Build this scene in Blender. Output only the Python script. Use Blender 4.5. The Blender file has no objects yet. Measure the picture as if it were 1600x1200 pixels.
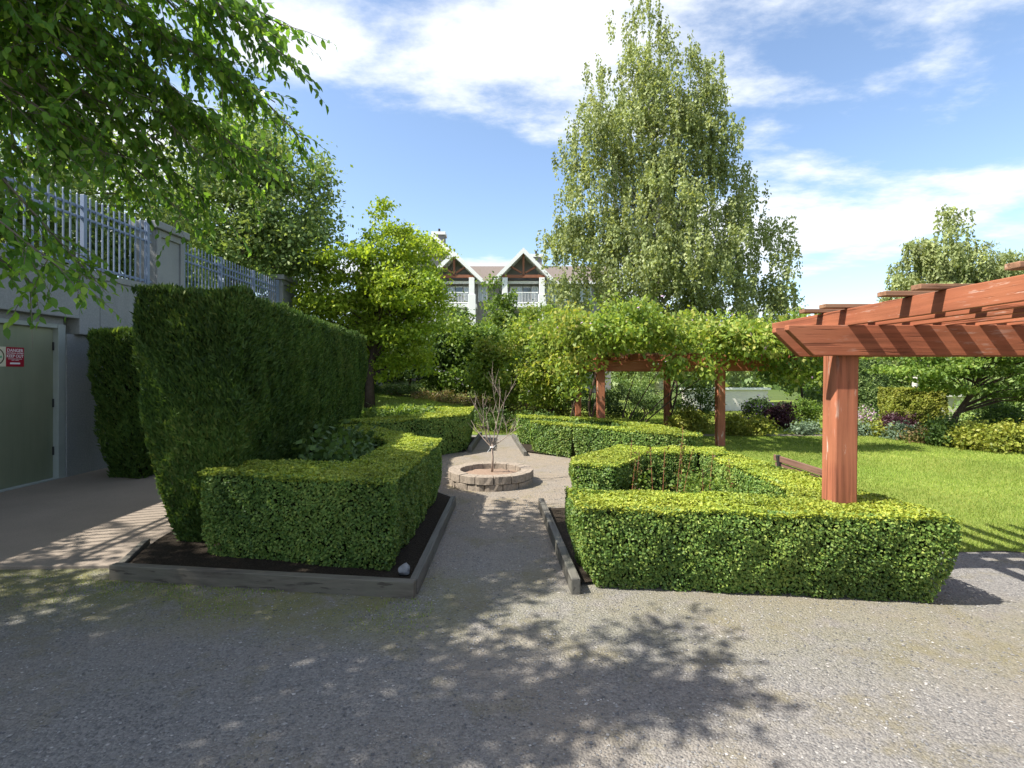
import bpy, math, random
import numpy as np
from mathutils import Vector
R = math.radians
rnd = random.Random(7)
rng = np.random.default_rng(7)
sc = bpy.context.scene
COL = sc.collection

# ------------------------------------------------------------------ camera, sky, sun, exposure
EYE = 1.8; F = 800.0; HZ = 583.0          # eye height, focal length and horizon in photo pixels (1600 wide)
cam = bpy.data.cameras.new('camera'); cam_ob = bpy.data.objects.new('camera', cam); COL.objects.link(cam_ob)
cam_ob.location = (0, 0, EYE); cam_ob.rotation_euler = (R(90), 0, 0)
cam.sensor_width = 36; cam.lens = 18; cam.shift_y = -17/1600; cam.clip_start = .05; cam.clip_end = 3000
sc.camera = cam_ob
LX, LY = .74, .24                           # sunlight travels (+LX, +LY, -1)
hl = math.hypot(LX, LY); ELEV = math.atan2(1, hl)
sun = bpy.data.lights.new('sun', 'SUN'); sun.energy = 5.0; sun.angle = R(.53); sun.color = (1, .94, .84)
sun_ob = bpy.data.objects.new('sun', sun); COL.objects.link(sun_ob)
sun_ob.rotation_euler = Vector((LX, LY, -1)).to_track_quat('-Z', 'Y').to_euler(); sun_ob.location = (-10, -4, 20)
world = bpy.data.worlds.new('World'); sc.world = world; world.use_nodes = True
wn, wl = world.node_tree.nodes, world.node_tree.links; wn.clear()
def wnode(t, **k):
    n = wn.new(t)
    for a, b in k.items(): setattr(n, a, b)
    return n
sky = wnode('ShaderNodeTexSky', sky_type='NISHITA', sun_disc=False)
sky.sun_elevation = ELEV; sky.sun_rotation = math.atan2(-LX, -LY); sky.air_density = 1.0; sky.dust_density = .8; sky.ozone_density = 1.2
bg = wnode('ShaderNodeBackground'); bg.inputs[1].default_value = .125; wl.new(sky.outputs[0], bg.inputs[0])
tc = wnode('ShaderNodeTexCoord'); sep = wnode('ShaderNodeSeparateXYZ'); wl.new(tc.outputs['Generated'], sep.inputs[0])
def wmath(op, a, b=None):
    n = wnode('ShaderNodeMath', operation=op)
    for i, v in enumerate((a, b)):
        if v is None: continue
        if isinstance(v, (int, float)): n.inputs[i].default_value = v
        else: wl.new(v, n.inputs[i])
    return n.outputs[0]
zz = wmath('ADD', wmath('MAXIMUM', sep.outputs[2], 0.0), .12)
cmb = wnode('ShaderNodeCombineXYZ')
wl.new(wmath('DIVIDE', sep.outputs[0], zz), cmb.inputs[0]); wl.new(wmath('DIVIDE', sep.outputs[1], zz), cmb.inputs[1])
CLOUD_OFF = (.05, 4.85, 0)
mp = wnode('ShaderNodeMapping'); mp.inputs['Location'].default_value = CLOUD_OFF; mp.inputs['Scale'].default_value = (.8, 1.15, 1)
wl.new(cmb.outputs[0], mp.inputs[0])
n1 = wnode('ShaderNodeTexNoise'); n1.inputs['Scale'].default_value = .75; n1.inputs['Detail'].default_value = 2; n1.inputs['Distortion'].default_value = .3
n2 = wnode('ShaderNodeTexNoise'); n2.inputs['Scale'].default_value = 3.2; n2.inputs['Detail'].default_value = 9; n2.inputs['Roughness'].default_value = .62
wl.new(mp.outputs[0], n1.inputs[0]); wl.new(mp.outputs[0], n2.inputs[0])
cl = wmath('ADD', wmath('MULTIPLY', n1.outputs[0], 1.25), wmath('MULTIPLY', n2.outputs[0], .6))
ramp = wnode('ShaderNodeMapRange'); ramp.inputs[1].default_value = .85; ramp.inputs[2].default_value = 1.06; ramp.interpolation_type = 'SMOOTHSTEP'
wl.new(cl, ramp.inputs[0])
bg2 = wnode('ShaderNodeBackground'); bg2.inputs[0].default_value = (.93, .96, 1, 1); bg2.inputs[1].default_value = .60
mixw = wnode('ShaderNodeMixShader'); wl.new(wmath('MULTIPLY', ramp.outputs[0], .93), mixw.inputs[0])
wl.new(bg.outputs[0], mixw.inputs[1]); wl.new(bg2.outputs[0], mixw.inputs[2])
wo = wnode('ShaderNodeOutputWorld'); wl.new(mixw.outputs[0], wo.inputs[0])
vs = sc.view_settings; vs.view_transform = 'Standard'; vs.look = 'None'; vs.gamma = 1; vs.use_curve_mapping = False
vs.exposure = 1.1

# ------------------------------------------------------------------ helpers
def at(px, py, Y):                          # photo pixel at depth Y -> point
    return Vector(((px-800)/F*Y, Y, EYE-(py-HZ)/F*Y))
def gh(x, y):                               # ground height: a bank rises behind the beds on the left
    t = np.clip((np.asarray(y, float)-14.9)/4.5, 0, 1); t = t*t*(3-2*t)
    return t*np.clip(.105*(2.5-np.asarray(x, float)), 0, 1.1)
def tag(o, label=None, cat=None, group=None, kind=None):
    if label: o['label'] = label
    if cat: o['category'] = cat
    if group: o['group'] = group
    if kind: o['kind'] = kind
    return o
def empty(name, loc=(0, 0, 0), label=None, cat=None, group=None):
    o = bpy.data.objects.new(name, None); COL.objects.link(o); o.location = loc; o.empty_display_size = .1
    return tag(o, label, cat, group)
def link(name, me, mat=None, parent=None, smooth=False):
    if mat: me.materials.append(mat)
    if smooth: me.polygons.foreach_set('use_smooth', np.ones(len(me.polygons), bool))
    o = bpy.data.objects.new(name, me); COL.objects.link(o)
    if parent:                                # parent carries only a location: keep world coordinates
        o.parent = parent
        o.location = -world_loc(parent)
    return o
def world_loc(o):
    v = Vector(o.location)
    while o.parent: o = o.parent; v = v+Vector(o.location)
    return v
class MB:
    def __init__(s): s.v = []; s.f = []
    def add(s, vs, fs):
        n = len(s.v); s.v += [tuple(p) for p in vs]; s.f += [tuple(i+n for i in f) for f in fs]; return s
    def box(s, x0, x1, y0, y1, z0, z1):
        return s.hexa([(x0,y0,z0),(x1,y0,z0),(x1,y1,z0),(x0,y1,z0),(x0,y0,z1),(x1,y0,z1),(x1,y1,z1),(x0,y1,z1)])
    def hexa(s, p): return s.add(p, [(0,3,2,1),(4,5,6,7),(0,1,5,4),(1,2,6,5),(2,3,7,6),(3,0,4,7)])
    def bar(s, a, b, w, h, up=(0, 0, 1)):      # beam from a to b, w wide, h tall, centred
        a, b = Vector(a), Vector(b); d = (b-a).normalized(); sd = d.cross(Vector(up)).normalized(); u = sd.cross(d)
        P = []
        for q in (u*-h/2, u*h/2):
            P += [a-sd*w/2+q, b-sd*w/2+q, b+sd*w/2+q, a+sd*w/2+q]
        return s.add(P, [(0,1,2,3),(7,6,5,4),(4,5,1,0),(5,6,2,1),(6,7,3,2),(7,4,0,3)])
    def prism(s, poly, z0, z1):
        n = len(poly); P = [(x, y, z0) for x, y in poly]+[(x, y, z1) for x, y in poly]
        return s.add(P, [tuple(range(n-1, -1, -1)), tuple(range(n, 2*n))]+[(i, (i+1) % n, n+(i+1) % n, n+i) for i in range(n)])
    def extr(s, poly, vec):                    # planar polygon of 3d points extruded by vec
        n = len(poly); v = Vector(vec); P = [Vector(p) for p in poly]; P += [p+v for p in P]
        return s.add(P, [tuple(range(n-1, -1, -1)), tuple(range(n, 2*n))]+[(i, (i+1) % n, n+(i+1) % n, n+i) for i in range(n)])
    def tube(s, pts, rad, n=7):
        pts = [Vector(p) for p in pts]; m = len(pts); P = []
        for i, p in enumerate(pts):
            d = (pts[min(i+1, m-1)]-pts[max(i-1, 0)]).normalized()
            a = d.cross(Vector((.31, .95, .05)) if abs(d.y) < .9 else Vector((1, 0, 0))).normalized(); b = d.cross(a)
            r = rad[i] if hasattr(rad, '__len__') else rad
            P += [p+(a*math.cos(2*math.pi*k/n)+b*math.sin(2*math.pi*k/n))*r for k in range(n)]
        fs = [(i*n+k, i*n+(k+1) % n, (i+1)*n+(k+1) % n, (i+1)*n+k) for i in range(m-1) for k in range(n)]
        return s.add(P, fs+[tuple(range(n-1, -1, -1)), tuple((m-1)*n+k for k in range(n))])
    def mesh(s, name):
        me = bpy.data.meshes.new(name); me.from_pydata(s.v, [], s.f); me.update(); return me
    def build(s, name, mat, parent=None, bevel=0, smooth=False):
        o = link(name, s.mesh(name), mat, parent, smooth)
        if bevel:
            b = o.modifiers.new('bevel', 'BEVEL'); b.width = bevel; b.segments = 2; b.limit_method = 'ANGLE'
        return o
def np_mesh(name, V, k, attr=None):            # V (n*k,3): n faces of k vertices each
    V = np.ascontiguousarray(V, np.float32); nf = len(V)//k
    me = bpy.data.meshes.new(name); me.vertices.add(len(V)); me.vertices.foreach_set('co', V.ravel())
    me.loops.add(nf*k); me.loops.foreach_set('vertex_index', np.arange(nf*k, dtype=np.int32))
    me.polygons.add(nf); me.polygons.foreach_set('loop_start', np.arange(0, nf*k, k, dtype=np.int32))
    me.polygons.foreach_set('loop_total', np.full(nf, k, np.int32))
    if attr is not None:
        a = me.attributes.new('tint', 'FLOAT', 'POINT'); a.data.foreach_set('value', np.repeat(attr, k).astype(np.float32))
    me.update(); return me
def unit(v): return v/np.maximum(np.linalg.norm(v, axis=1, keepdims=True), 1e-9)
def leaf_verts(P, D, N, L, W):                 # rhombic leaves: base P, axis D, facing N, length L, half width W
    D = unit(D); S = unit(np.cross(N, D)); L = np.broadcast_to(L, (len(P),))[:, None]; W = np.broadcast_to(W, (len(P),))[:, None]
    M = P+D*L*.45
    V = np.empty((len(P), 4, 3)); V[:, 0] = P; V[:, 1] = M+S*W; V[:, 2] = P+D*L; V[:, 3] = M-S*W
    return V.reshape(-1, 3)
def lumps(P, f=2.0, seed=0.0):                 # cheap smooth noise in -1..1
    x, y, z = P[:, 0]*f+seed, P[:, 1]*f+seed*1.7, P[:, 2]*f+seed*.6
    return (np.sin(x*1.3+1.9*np.sin(y*.9+z*.4))+np.sin(y*1.7+1.6*np.sin(z*1.1+x*.5))+np.sin(z*1.5+1.7*np.sin(x*1.2-y*.6)))/3

# ------------------------------------------------------------------ materials
def new_mat(name):
    m = bpy.data.materials.new(name); m.use_nodes = True; nt = m.node_tree; nt.nodes.clear()
    return m, nt.nodes, nt.links
class NT:
    def __init__(s, name):
        s.m, s.n, s.l = new_mat(name); s.out = s.n.new('ShaderNodeOutputMaterial')
        s.tc = s.n.new('ShaderNodeNewGeometry').outputs['Position']
    def node(s, t, **k):
        n = s.n.new(t)
        for a, b in k.items(): setattr(n, a, b)
        return n
    def set(s, sock, v):
        if hasattr(v, 'links') or hasattr(v, 'is_output'): s.l.new(v, sock)
        else: sock.default_value = (*v, 1) if isinstance(v, tuple) and len(v) == 3 and sock.type == 'RGBA' else v
    def noise(s, scale, detail=4, rough=.55, vec=None, stretch=None, dist=0):
        n = s.node('ShaderNodeTexNoise'); n.inputs['Scale'].default_value = scale; n.inputs['Detail'].default_value = detail
        n.inputs['Roughness'].default_value = rough; n.inputs['Distortion'].default_value = dist
        v = vec or s.tc
        if stretch:
            mp = s.node('ShaderNodeMapping'); mp.inputs['Scale'].default_value = stretch; s.l.new(v, mp.inputs[0]); v = mp.outputs[0]
        s.l.new(v, n.inputs['Vector']); return n.outputs[0]
    def voro(s, scale, out='Color', feature='F1', rnds=1):
        n = s.node('ShaderNodeTexVoronoi', feature=feature); n.inputs['Scale'].default_value = scale; n.inputs['Randomness'].default_value = rnds
        s.l.new(s.tc, n.inputs['Vector']); return n.outputs[out]
    def rng(s, v, a, b, c=0., d=1.):
        n = s.node('ShaderNodeMapRange'); s.l.new(v, n.inputs[0])
        for i, q in enumerate((a, b, c, d)): n.inputs[i+1].default_value = q
        return n.outputs[0]
    def mix(s, f, a, b, mode='MIX'):
        n = s.node('ShaderNodeMix', data_type='RGBA', blend_type=mode)
        s.set(n.inputs[0], f); s.set(n.inputs[6], a); s.set(n.inputs[7], b); return n.outputs[2]
    def math(s, op, a, b=0.):
        n = s.node('ShaderNodeMath', operation=op); s.set(n.inputs[0], a); s.set(n.inputs[1], b); return n.outputs[0]
    def bump(s, h, strength=.3, dist=.01):
        n = s.node('ShaderNodeBump'); n.inputs['Strength'].default_value = strength; n.inputs['Distance'].default_value = dist
        s.l.new(h, n.inputs['Height']); return n.outputs[0]
    def bsdf(s, col, rough=.7, spec=.3, metal=0., normal=None):
        b = s.node('ShaderNodeBsdfPrincipled'); s.set(b.inputs['Base Color'], col); s.set(b.inputs['Roughness'], rough)
        b.inputs['Specular IOR Level'].default_value = spec; b.inputs['Metallic'].default_value = metal
        if normal: s.l.new(normal, b.inputs['Normal'])
        s.l.new(b.outputs[0], s.out.inputs[0]); return b
def leaf_mat(name, cols, trans=.35, rough=.5, scale=.9):
    t = NT(name); a = t.node('ShaderNodeAttribute', attribute_name='tint').outputs['Fac']
    r = t.node('ShaderNodeValToRGB'); cr = r.color_ramp
    cr.elements[0].color = (*cols[0], 1); cr.elements[1].color = (*cols[-1], 1)
    for i, c in enumerate(cols[1:-1]): cr.elements.new((i+1)/(len(cols)-1)).color = (*c, 1)
    t.l.new(a, r.inputs[0])
    big = t.rng(t.noise(scale, 3), .3, .7, .72, 1.28)
    g = t.node('ShaderNodeCombineColor')
    for i in range(3): t.l.new(big, g.inputs[i])
    c = t.mix(1., r.outputs[0], g.outputs[0], 'MULTIPLY')
    p = t.node('ShaderNodeBsdfPrincipled'); t.l.new(c, p.inputs['Base Color']); p.inputs['Roughness'].default_value = rough
    p.inputs['Specular IOR Level'].default_value = .28
    tr = t.node('ShaderNodeBsdfTranslucent'); t.l.new(t.mix(1., c, (1.35, 1.28, .6), 'MULTIPLY'), tr.inputs[0])
    mx = t.node('ShaderNodeMixShader'); mx.inputs[0].default_value = trans
    t.l.new(p.outputs[0], mx.inputs[1]); t.l.new(tr.outputs[0], mx.inputs[2]); t.l.new(mx.outputs[0], t.out.inputs[0])
    return t.m
def plain(name, c, rough=.6, var=.15, scale=6, bump=.15, spec=.3, metal=0.):
    t = NT(name); n = t.noise(scale, 6)
    col = t.mix(n, tuple(max(0, x*(1-var*1.6)) for x in c), tuple(min(1, x*(1+var*1.6)) for x in c))
    t.bsdf(col, rough, spec, metal, t.bump(t.noise(scale*9, 4), bump, .004)); return t.m
def wood(name, c, axis, flake=.0):             # grain stretched along an axis
    t = NT(name); st = [28., 28., 28.]; st[axis] = 1.1
    g = t.noise(1.0, 6, .6, stretch=tuple(st), dist=.4)
    big = t.noise(1.6, 4); c = Vector(c)
    col = t.mix(t.rng(g, .3, .72), tuple(c*.45), tuple(c*1.25))
    col = t.mix(t.rng(big, .35, .7), col, tuple(Vector((c[0]*1.08, c[1]*1.22, c[2]*1.15))))
    crack = t.rng(t.noise(1.0, 3, .5, stretch=tuple(x*1.3 for x in st)), .60, .66)
    col = t.mix(t.math('MULTIPLY', crack, .75), col, tuple(c*.38))
    if flake:
        fl = t.math('MULTIPLY', t.rng(t.noise(1., 5, .7, stretch=tuple(x*.6 if i != axis else 2.4 for i, x in enumerate(st))), .58, .64), t.rng(t.noise(1.6, 2), .42, .56))
        col = t.mix(t.math('MULTIPLY', fl, flake), col, (.62, .52, .45))
    t.bsdf(col, .72, .25, 0, t.bump(t.math('SUBTRACT', g, crack), .45, .006)); return t.m

M = {}
t = NT('gravel')
v1 = t.voro(75); v2 = t.voro(160)
bw = t.node('ShaderNodeRGBToBW'); t.l.new(v1, bw.inputs[0]); bw2 = t.node('ShaderNodeRGBToBW'); t.l.new(v2, bw2.inputs[0])
stone = t.mix(t.math('ADD', t.math('MULTIPLY', bw.outputs[0], .6), t.math('MULTIPLY', bw2.outputs[0], .4)), (.06, .063, .07), (.34, .325, .305))
dust = t.mix(t.rng(t.noise(.55, 5, .6), .42, .62), stone, t.mix(.55, stone, (.27, .225, .17)))
fine = t.mix(t.rng(t.noise(230, 2), .35, .65), dust, t.mix(.5, dust, (.13, .12, .11)))
sx = t.node('ShaderNodeSeparateXYZ'); t.l.new(t.tc, sx.inputs[0])
# moss grows in the strip along the left timber edging and thinly along the right hedge
d1 = t.math('ADD', t.math('MULTIPLY', sx.outputs[0], .134), sx.outputs[1])       # edging line: y + .134x = 4.0
strip = t.math('MULTIPLY', t.rng(d1, 3.1, 3.65), t.rng(d1, 4.7, 4.4))
strip = t.math('MULTIPLY', strip, t.rng(sx.outputs[0], -.2, -1.0, .32, 1.))
mossm = t.math('MULTIPLY', strip, t.rng(t.noise(3.2, 6, .65), 0.33, .52))
moss = t.mix(t.noise(14, 4), (.075, .10, .016), (.22, .2, .045))
speck = t.rng(t.voro(75, 'Distance'), .2, .45)
cg = t.mix(t.math('MULTIPLY', mossm, t.rng(speck, 0, 1, .95, .55)), fine, moss)
circ = t.node('ShaderNodeVectorMath', operation='DISTANCE'); t.l.new(t.tc, circ.inputs[0]); circ.inputs[1].default_value = (-.3, 9, 0)
tan = t.math('MULTIPLY', t.rng(circ.outputs['Value'], 5.2, 2.2, 0, .75), t.rng(t.noise(1.3, 5), .3, .6, .45, 1))
cg = t.mix(tan, cg, t.mix(t.math('ADD', t.math('MULTIPLY', t.noise(70, 5, .75), .7), t.math('MULTIPLY', bw.outputs[0], .3)), (.08, .063, .043), (.41, .335, .25)))
cg = t.mix(t.math('MULTIPLY', t.rng(t.noise(1.7, 6, .7), .52, .66), .5), cg, t.mix(t.noise(30, 4), (.1, .085, .04), (.22, .19, .09)))
t.bsdf(cg, .9, .2, 0, t.bump(t.math('ADD', t.math('MULTIPLY', t.voro(75, 'Distance'), -1.), t.math('MULTIPLY', t.noise(60, 4), .8)), .7, .012)); M['gravel'] = t.m
t = NT('soil'); sn = t.noise(30, 8, .7)
t.bsdf(t.mix(t.rng(t.voro(55, 'Distance'), .1, .6), t.mix(sn, (.022, .017, .013), (.08, .064, .05)), (.03, .024, .018)), .95, .1, 0, t.bump(sn, .9, .03)); M['soil'] = t.m
t = NT('planter_soil'); sn = t.noise(24, 8, .7)
t.bsdf(t.mix(sn, (.13, .085, .06), (.34, .25, .19)), .95, .1, 0, t.bump(sn, .8, .02)); M['planter_soil'] = t.m
t = NT('slab'); a = t.noise(1.4, 6); b = t.noise(120, 3)
t.bsdf(t.mix(t.rng(b, .35, .65, 0, .5), t.mix(a, (.2, .165, .135), (.34, .285, .235)), (.14, .12, .1)), .88, .2, 0, t.bump(b, .35, .004)); M['slab'] = t.m
t = NT('lawn'); a = t.noise(.7, 4); b = t.noise(9, 5, .7)
t.bsdf(t.mix(t.rng(b, .3, .7), t.mix(t.rng(a, .35, .65), (.12, .19, .03), (.17, .23, .04)), (.24, .28, .06)), .85, .15, 0, t.bump(t.noise(70, 4), .9, .03)); M['lawn'] = t.m
t = NT('far_ground'); t.bsdf(t.mix(t.noise(.3, 6), (.05, .09, .02), (.1, .12, .04)), .95, .1); M['far_ground'] = t.m
t = NT('concrete'); a = t.noise(1.1, 7, .6); b = t.noise(45, 4); pits = t.rng(t.voro(16, 'Distance'), .02, .10)
st = t.noise(1., 5, .6, stretch=(3., 3., .35))
col = t.mix(a, (.17, .18, .195), (.33, .335, .34)); col = t.mix(t.rng(st, .45, .7, 0, .55), col, (.2, .2, .2))
gate = t.rng(t.noise(2.3, 2), .5, .56); pit = t.math('MULTIPLY', t.math('SUBTRACT', 1., pits), gate)
col = t.mix(t.math('MULTIPLY', pit, .8), col, (.1, .1, .1)); col = t.mix(t.rng(b, .4, .7, 0, .3), col, (.45, .45, .44))
t.bsdf(col, .85, .25, 0, t.bump(t.math('SUBTRACT', b, t.math('MULTIPLY', pit, 3.)), .3, .006)); M['concrete'] = t.m
t = NT('door_metal'); a = t.noise(1., 6, .6, stretch=(1.2, 1.2, .5)); b = t.noise(1., 4, stretch=(40, 40, 1))
t.bsdf(t.mix(t.rng(a, .3, .7), t.mix(b, (.2, .235, .16), (.27, .3, .2)), (.33, .34, .24)), .42, .5, .25, t.bump(t.noise(3, 3), .08, .01)); M['door'] = t.m
M['frame_metal'] = plain('frame_metal', (.34, .37, .36), .5, .12, 5, .1, .5)
M['fence'] = plain('fence_paint', (.21, .26, .38), .45, .1, 4, .08, .5)
M['timber'] = wood('grey_timber', (.135, .115, .095), 0)
M['timber_y'] = wood('grey_timber_long', (.125, .112, .10), 1)
RED = (.30, .098, .052)
M['red_x'] = wood('red_stain_x', RED, 0, .25); M['red_y'] = wood('red_stain_y', RED, 1, .35); M['red_z'] = wood('red_stain_z', (.335, .118, .066), 2, .9)
M['weathered'] = wood('weathered_slat', (.27, .14, .085), 0, .5)
M['stone'] = plain('planter_block', (.255, .215, .175), .95, .45, 26, 1., .1)
M['bark'] = plain('bark', (.075, .055, .042), .9, .35, 12, .9, .1)
M['bark_grey'] = plain('bark_grey', (.17, .145, .12), .9, .3, 10, .8, .1)
t = NT('bark_birch'); a = t.noise(1., 5, .6, stretch=(3, 3, 22)); t.bsdf(t.mix(t.rng(a, .5, .6), (.55, .53, .5), (.07, .06, .055)), .8, .2); M['bark_birch'] = t.m
M['bark_sapling'] = plain('bark_sapling', (.30, .235, .19), .8, .3, 14, .4)
M['rock'] = plain('rock', (.2, .205, .21), .85, .3, 14, .6)
M['white_paint'] = plain('white_paint', (.78, .78, .76), .55, .04, 2, .05)
M['taupe'] = plain('taupe_siding', (.235, .225, .22), .8, .06, 2, .1)
M['shingle'] = plain('roof_shingle', (.15, .125, .11), .9, .2, 9, .6)
M['truss'] = plain('truss_wood', (.25, .10, .055), .7, .15, 4, .2)
M['off_white'] = plain('off_white_wall', (.66, .63, .58), .8, .08, 1.5, .1)
M['ribbon'] = plain('ribbon', (.75, .77, .78), .6, .03, 8, .05)
M['bench_wood'] = wood('bench_wood', (.17, .09, .07), 1)
M['dark_metal'] = plain('dark_metal', (.03, .03, .032), .5, .1, 6, .1)
M['sign_red'] = plain('sign_red', (.33, .012, .03), .45, .06, 5, .02, .4)
M['sign_cream'] = plain('sign_cream', (.66, .62, .46), .5, .05, 5, .02)
M['sign_white'] = plain('sign_white', (.82, .78, .78), .5, .02, 5, .02)
M['sign_brown'] = plain('sign_brown', (.07, .045, .02), .5, .02, 5, .02)
M['sign_green'] = plain('sign_green', (.16, .36, .2), .5, .02, 5, .02)
t = NT('glass'); t.bsdf((.10, .13, .15), .06, .8); M['glass'] = t.m
M['curtain'] = plain('curtain_pane', (.42, .47, .5), .25, .08, 1.5, .02, .6)
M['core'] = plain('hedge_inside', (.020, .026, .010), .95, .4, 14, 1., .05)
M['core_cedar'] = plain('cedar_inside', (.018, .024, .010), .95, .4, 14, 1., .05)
G = {
 'box': leaf_mat('box_leaf', [(0.0525, 0.109, 0.027), (0.112, 0.204, 0.0432), (0.188, 0.276, 0.0594), (0.3, 0.364, 0.081)], .3),
 'box_new': leaf_mat('box_new_growth', [(0.136, 0.198, 0.0291), (0.239, 0.31, 0.0452), (0.341, 0.395, 0.0565), (0.427, 0.442, 0.0808)], .32),
 'cedar': leaf_mat('cedar_spray', [(0.0273, 0.0593, 0.0148), (0.0559, 0.113, 0.0214), (0.0935, 0.16, 0.0296), (0.162, 0.201, 0.0492)], .25, .6),
 'over': leaf_mat('cherry_leaf', [(0.0661, 0.151, 0.0312), (0.11, 0.231, 0.0416), (0.176, 0.322, 0.052), (0.308, 0.443, 0.078)], .5, .4),
 'gold': leaf_mat('golden_leaf', [(0.141, 0.234, 0.0272), (0.245, 0.351, 0.0362), (0.328, 0.42, 0.0451), (0.387, 0.449, 0.0677)], .42),
 'birch': leaf_mat('birch_leaf', [(0.15, 0.198, 0.0837), (0.239, 0.287, 0.117), (0.314, 0.364, 0.151), (0.414, 0.447, 0.217)], .38),
 'mid': leaf_mat('mid_leaf', [(0.0923, 0.157, 0.0485), (0.157, 0.241, 0.0776), (0.231, 0.315, 0.107), (0.315, 0.388, 0.155)], .38),
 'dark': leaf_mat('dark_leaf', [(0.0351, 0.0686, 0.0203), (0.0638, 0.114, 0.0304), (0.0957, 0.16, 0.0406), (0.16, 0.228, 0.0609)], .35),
 'green': leaf_mat('fresh_leaf', [(0.0612, 0.12, 0.0228), (0.112, 0.19, 0.0342), (0.173, 0.26, 0.0475), (0.255, 0.32, 0.076)], .42),
 'wist': leaf_mat('wisteria_leaf', [(0.0941, 0.168, 0.0314), (0.176, 0.258, 0.0448), (0.27, 0.347, 0.0582), (0.423, 0.403, 0.112)], .45),
 'purple': leaf_mat('purple_leaf', [(.035, .012, .022), (.06, .022, .035), (.09, .035, .05)], .3),
 'lilac': leaf_mat('lilac_flower', [(.35, .2, .38), (.5, .34, .52), (.62, .5, .62)], .3),
 'violet': leaf_mat('violet_flower', [(.14, .06, .3), (.2, .1, .4), (.3, .16, .5)], .3),
 'heath': leaf_mat('heath_leaf', [(.06, .075, .02), (.11, .13, .03), (.18, .13, .06), (.25, .15, .09)], .3),
 'blueish': leaf_mat('grey_green_leaf', [(.09, .14, .09), (.14, .2, .13), (.2, .27, .18)], .3),
 'yellowbush': leaf_mat('yellow_bush_leaf', [(0.12, 0.16, 0.024), (0.22, 0.25, 0.04), (0.32, 0.31, 0.064)], .35),
 'grass': leaf_mat('grass_blade', [(0.116, 0.192, 0.0294), (0.176, 0.258, 0.042), (0.244, 0.324, 0.0588), (0.362, 0.384, 0.105)], .35, .6, .5),
 'rosestem': leaf_mat('rose_leaf', [(.12, .05, .025), (.12, .14, .03), (.1, .17, .03)], .35),
}

# ------------------------------------------------------------------ setting: ground, paths, lawn
def sheet(name, xs, ys, dz, mat, inside=None, wob=0.):
    V, Fc = [], []
    for y in ys:
        for x in xs: V.append((x, y, float(gh(x, y))+dz+wob*math.sin(x*2.1+y*1.3)*math.sin(y*1.7-x*.6)))
    nx = len(xs)
    for j in range(len(ys)-1):
        for i in range(nx-1):
            if inside is None or inside((xs[i]+xs[i+1])/2, (ys[j]+ys[j+1])/2): Fc.append((j*nx+i, j*nx+i+1, (j+1)*nx+i+1, (j+1)*nx+i))
    me = bpy.data.meshes.new(name); me.from_pydata(V, [], Fc); me.update()
    return tag(link(name, me, mat, None, True), kind='structure')
far_x = [-900, -300, -120, -60, -40]+list(np.arange(-30, 31, 1.5))+[40, 60, 120, 300, 900]
far_y = [-300, -60, -20]+list(np.arange(-8, 40, 1.5))+[45, 60, 90, 150, 400, 1500]
sheet('ground', far_x, far_y, -.012, M['far_ground'])
def poly_sheet(name, poly, z, mat, kind='structure'):
    me = bpy.data.meshes.new(name); me.from_pydata([(x, y, z) for x, y in poly], [], [tuple(range(len(poly)))]); me.update()
    return tag(link(name, me, mat), kind=kind)
sheet('gravel_path', list(np.linspace(-7.6, 9, 40)), list(np.linspace(-6, 14.85, 50)), 0., M['gravel'])
def lawn_edge(x): return 5.25+.12*math.sin(x*1.9)+.07*math.sin(x*5.3)-.03*x
LAWN = [(x, lawn_edge(x)) for x in np.arange(3.45, 22.01, .15)]+[(22, 14.55), (3.45, 14.55)]
poly_sheet('lawn', LAWN, .008, M['lawn'])
sheet('bank_lawn', list(np.arange(-9, 24.1, 1)), list(np.arange(15.05, 34, .75)), .004, M['lawn'])
poly_sheet('garden_path', [(1.2, 14.55), (22, 14.45), (22, 14.85), (1.2, 15.0)], .012, M['slab'])
sl = MB().prism([(-7.62, 4.62), (-3.52, 4.72), (-3.75, 5.6), (-3.9, 9.6), (-7.62, 9.6)], -.05, .03).build('concrete_slab', M['slab'], bevel=.008); tag(sl, kind='structure')
terr = MB().box(-60, -7.86, -8, 60, 3.3, 3.5).build('terrace', M['far_ground']); tag(terr, kind='structure')

# ------------------------------------------------------------------ concrete wall with door, piers, fences, sign
WX = -7.58
wall = empty('concrete_wall', (WX-.1, 9, 0), 'tall grey concrete retaining wall with recessed metal door and blue fence on top', 'wall')
b = MB()
b.box(WX-.3, WX, 8.72, 30, -.1, 2.47); b.box(WX-.3, WX, -6, 6.1, -.1, 2.47)                # lower wall either side of the door
b.box(WX-.3, WX-.06, 6.1, 8.72, 2.62, 2.74); b.build('lower_wall', M['concrete'], wall)
b = MB(); b.box(WX-.3, WX+.10, 8.86, 30, 2.47, 3.5); b.box(WX-.3, WX+.10, -6, 8.86, 2.74, 3.5)
b.build('upper_wall', M['concrete'], wall, .012)
b = MB()
for y0, y1 in ((-6, 1.3), (1.31, 5.2), (5.21, 9.295), (9.305, 30)): b.box(WX-.32, WX+.125, y0, y1, 3.5, 3.62)
b.build('coping', M['concrete'], wall, .01)
b = MB(); b.box(WX+.096, WX+.104, 9.29, 9.31, 2.47, 3.5); b.build('seam', M['rock'], wall)
door = MB().box(WX-.16, WX-.11, 6.2, 8.58, .05, 2.6).build('door', M['door'], wall, .006)
b = MB(); b.box(WX-.2, WX-.02, 8.58, 8.72, 0, 2.62); b.box(WX-.2, WX-.02, 6.1, 6.2, 0, 2.62); b.box(WX-.2, WX-.03, 6.2, 8.58, 2.55, 2.62)
b.build('door_frame', M['frame_metal'], wall, .006)
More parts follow.
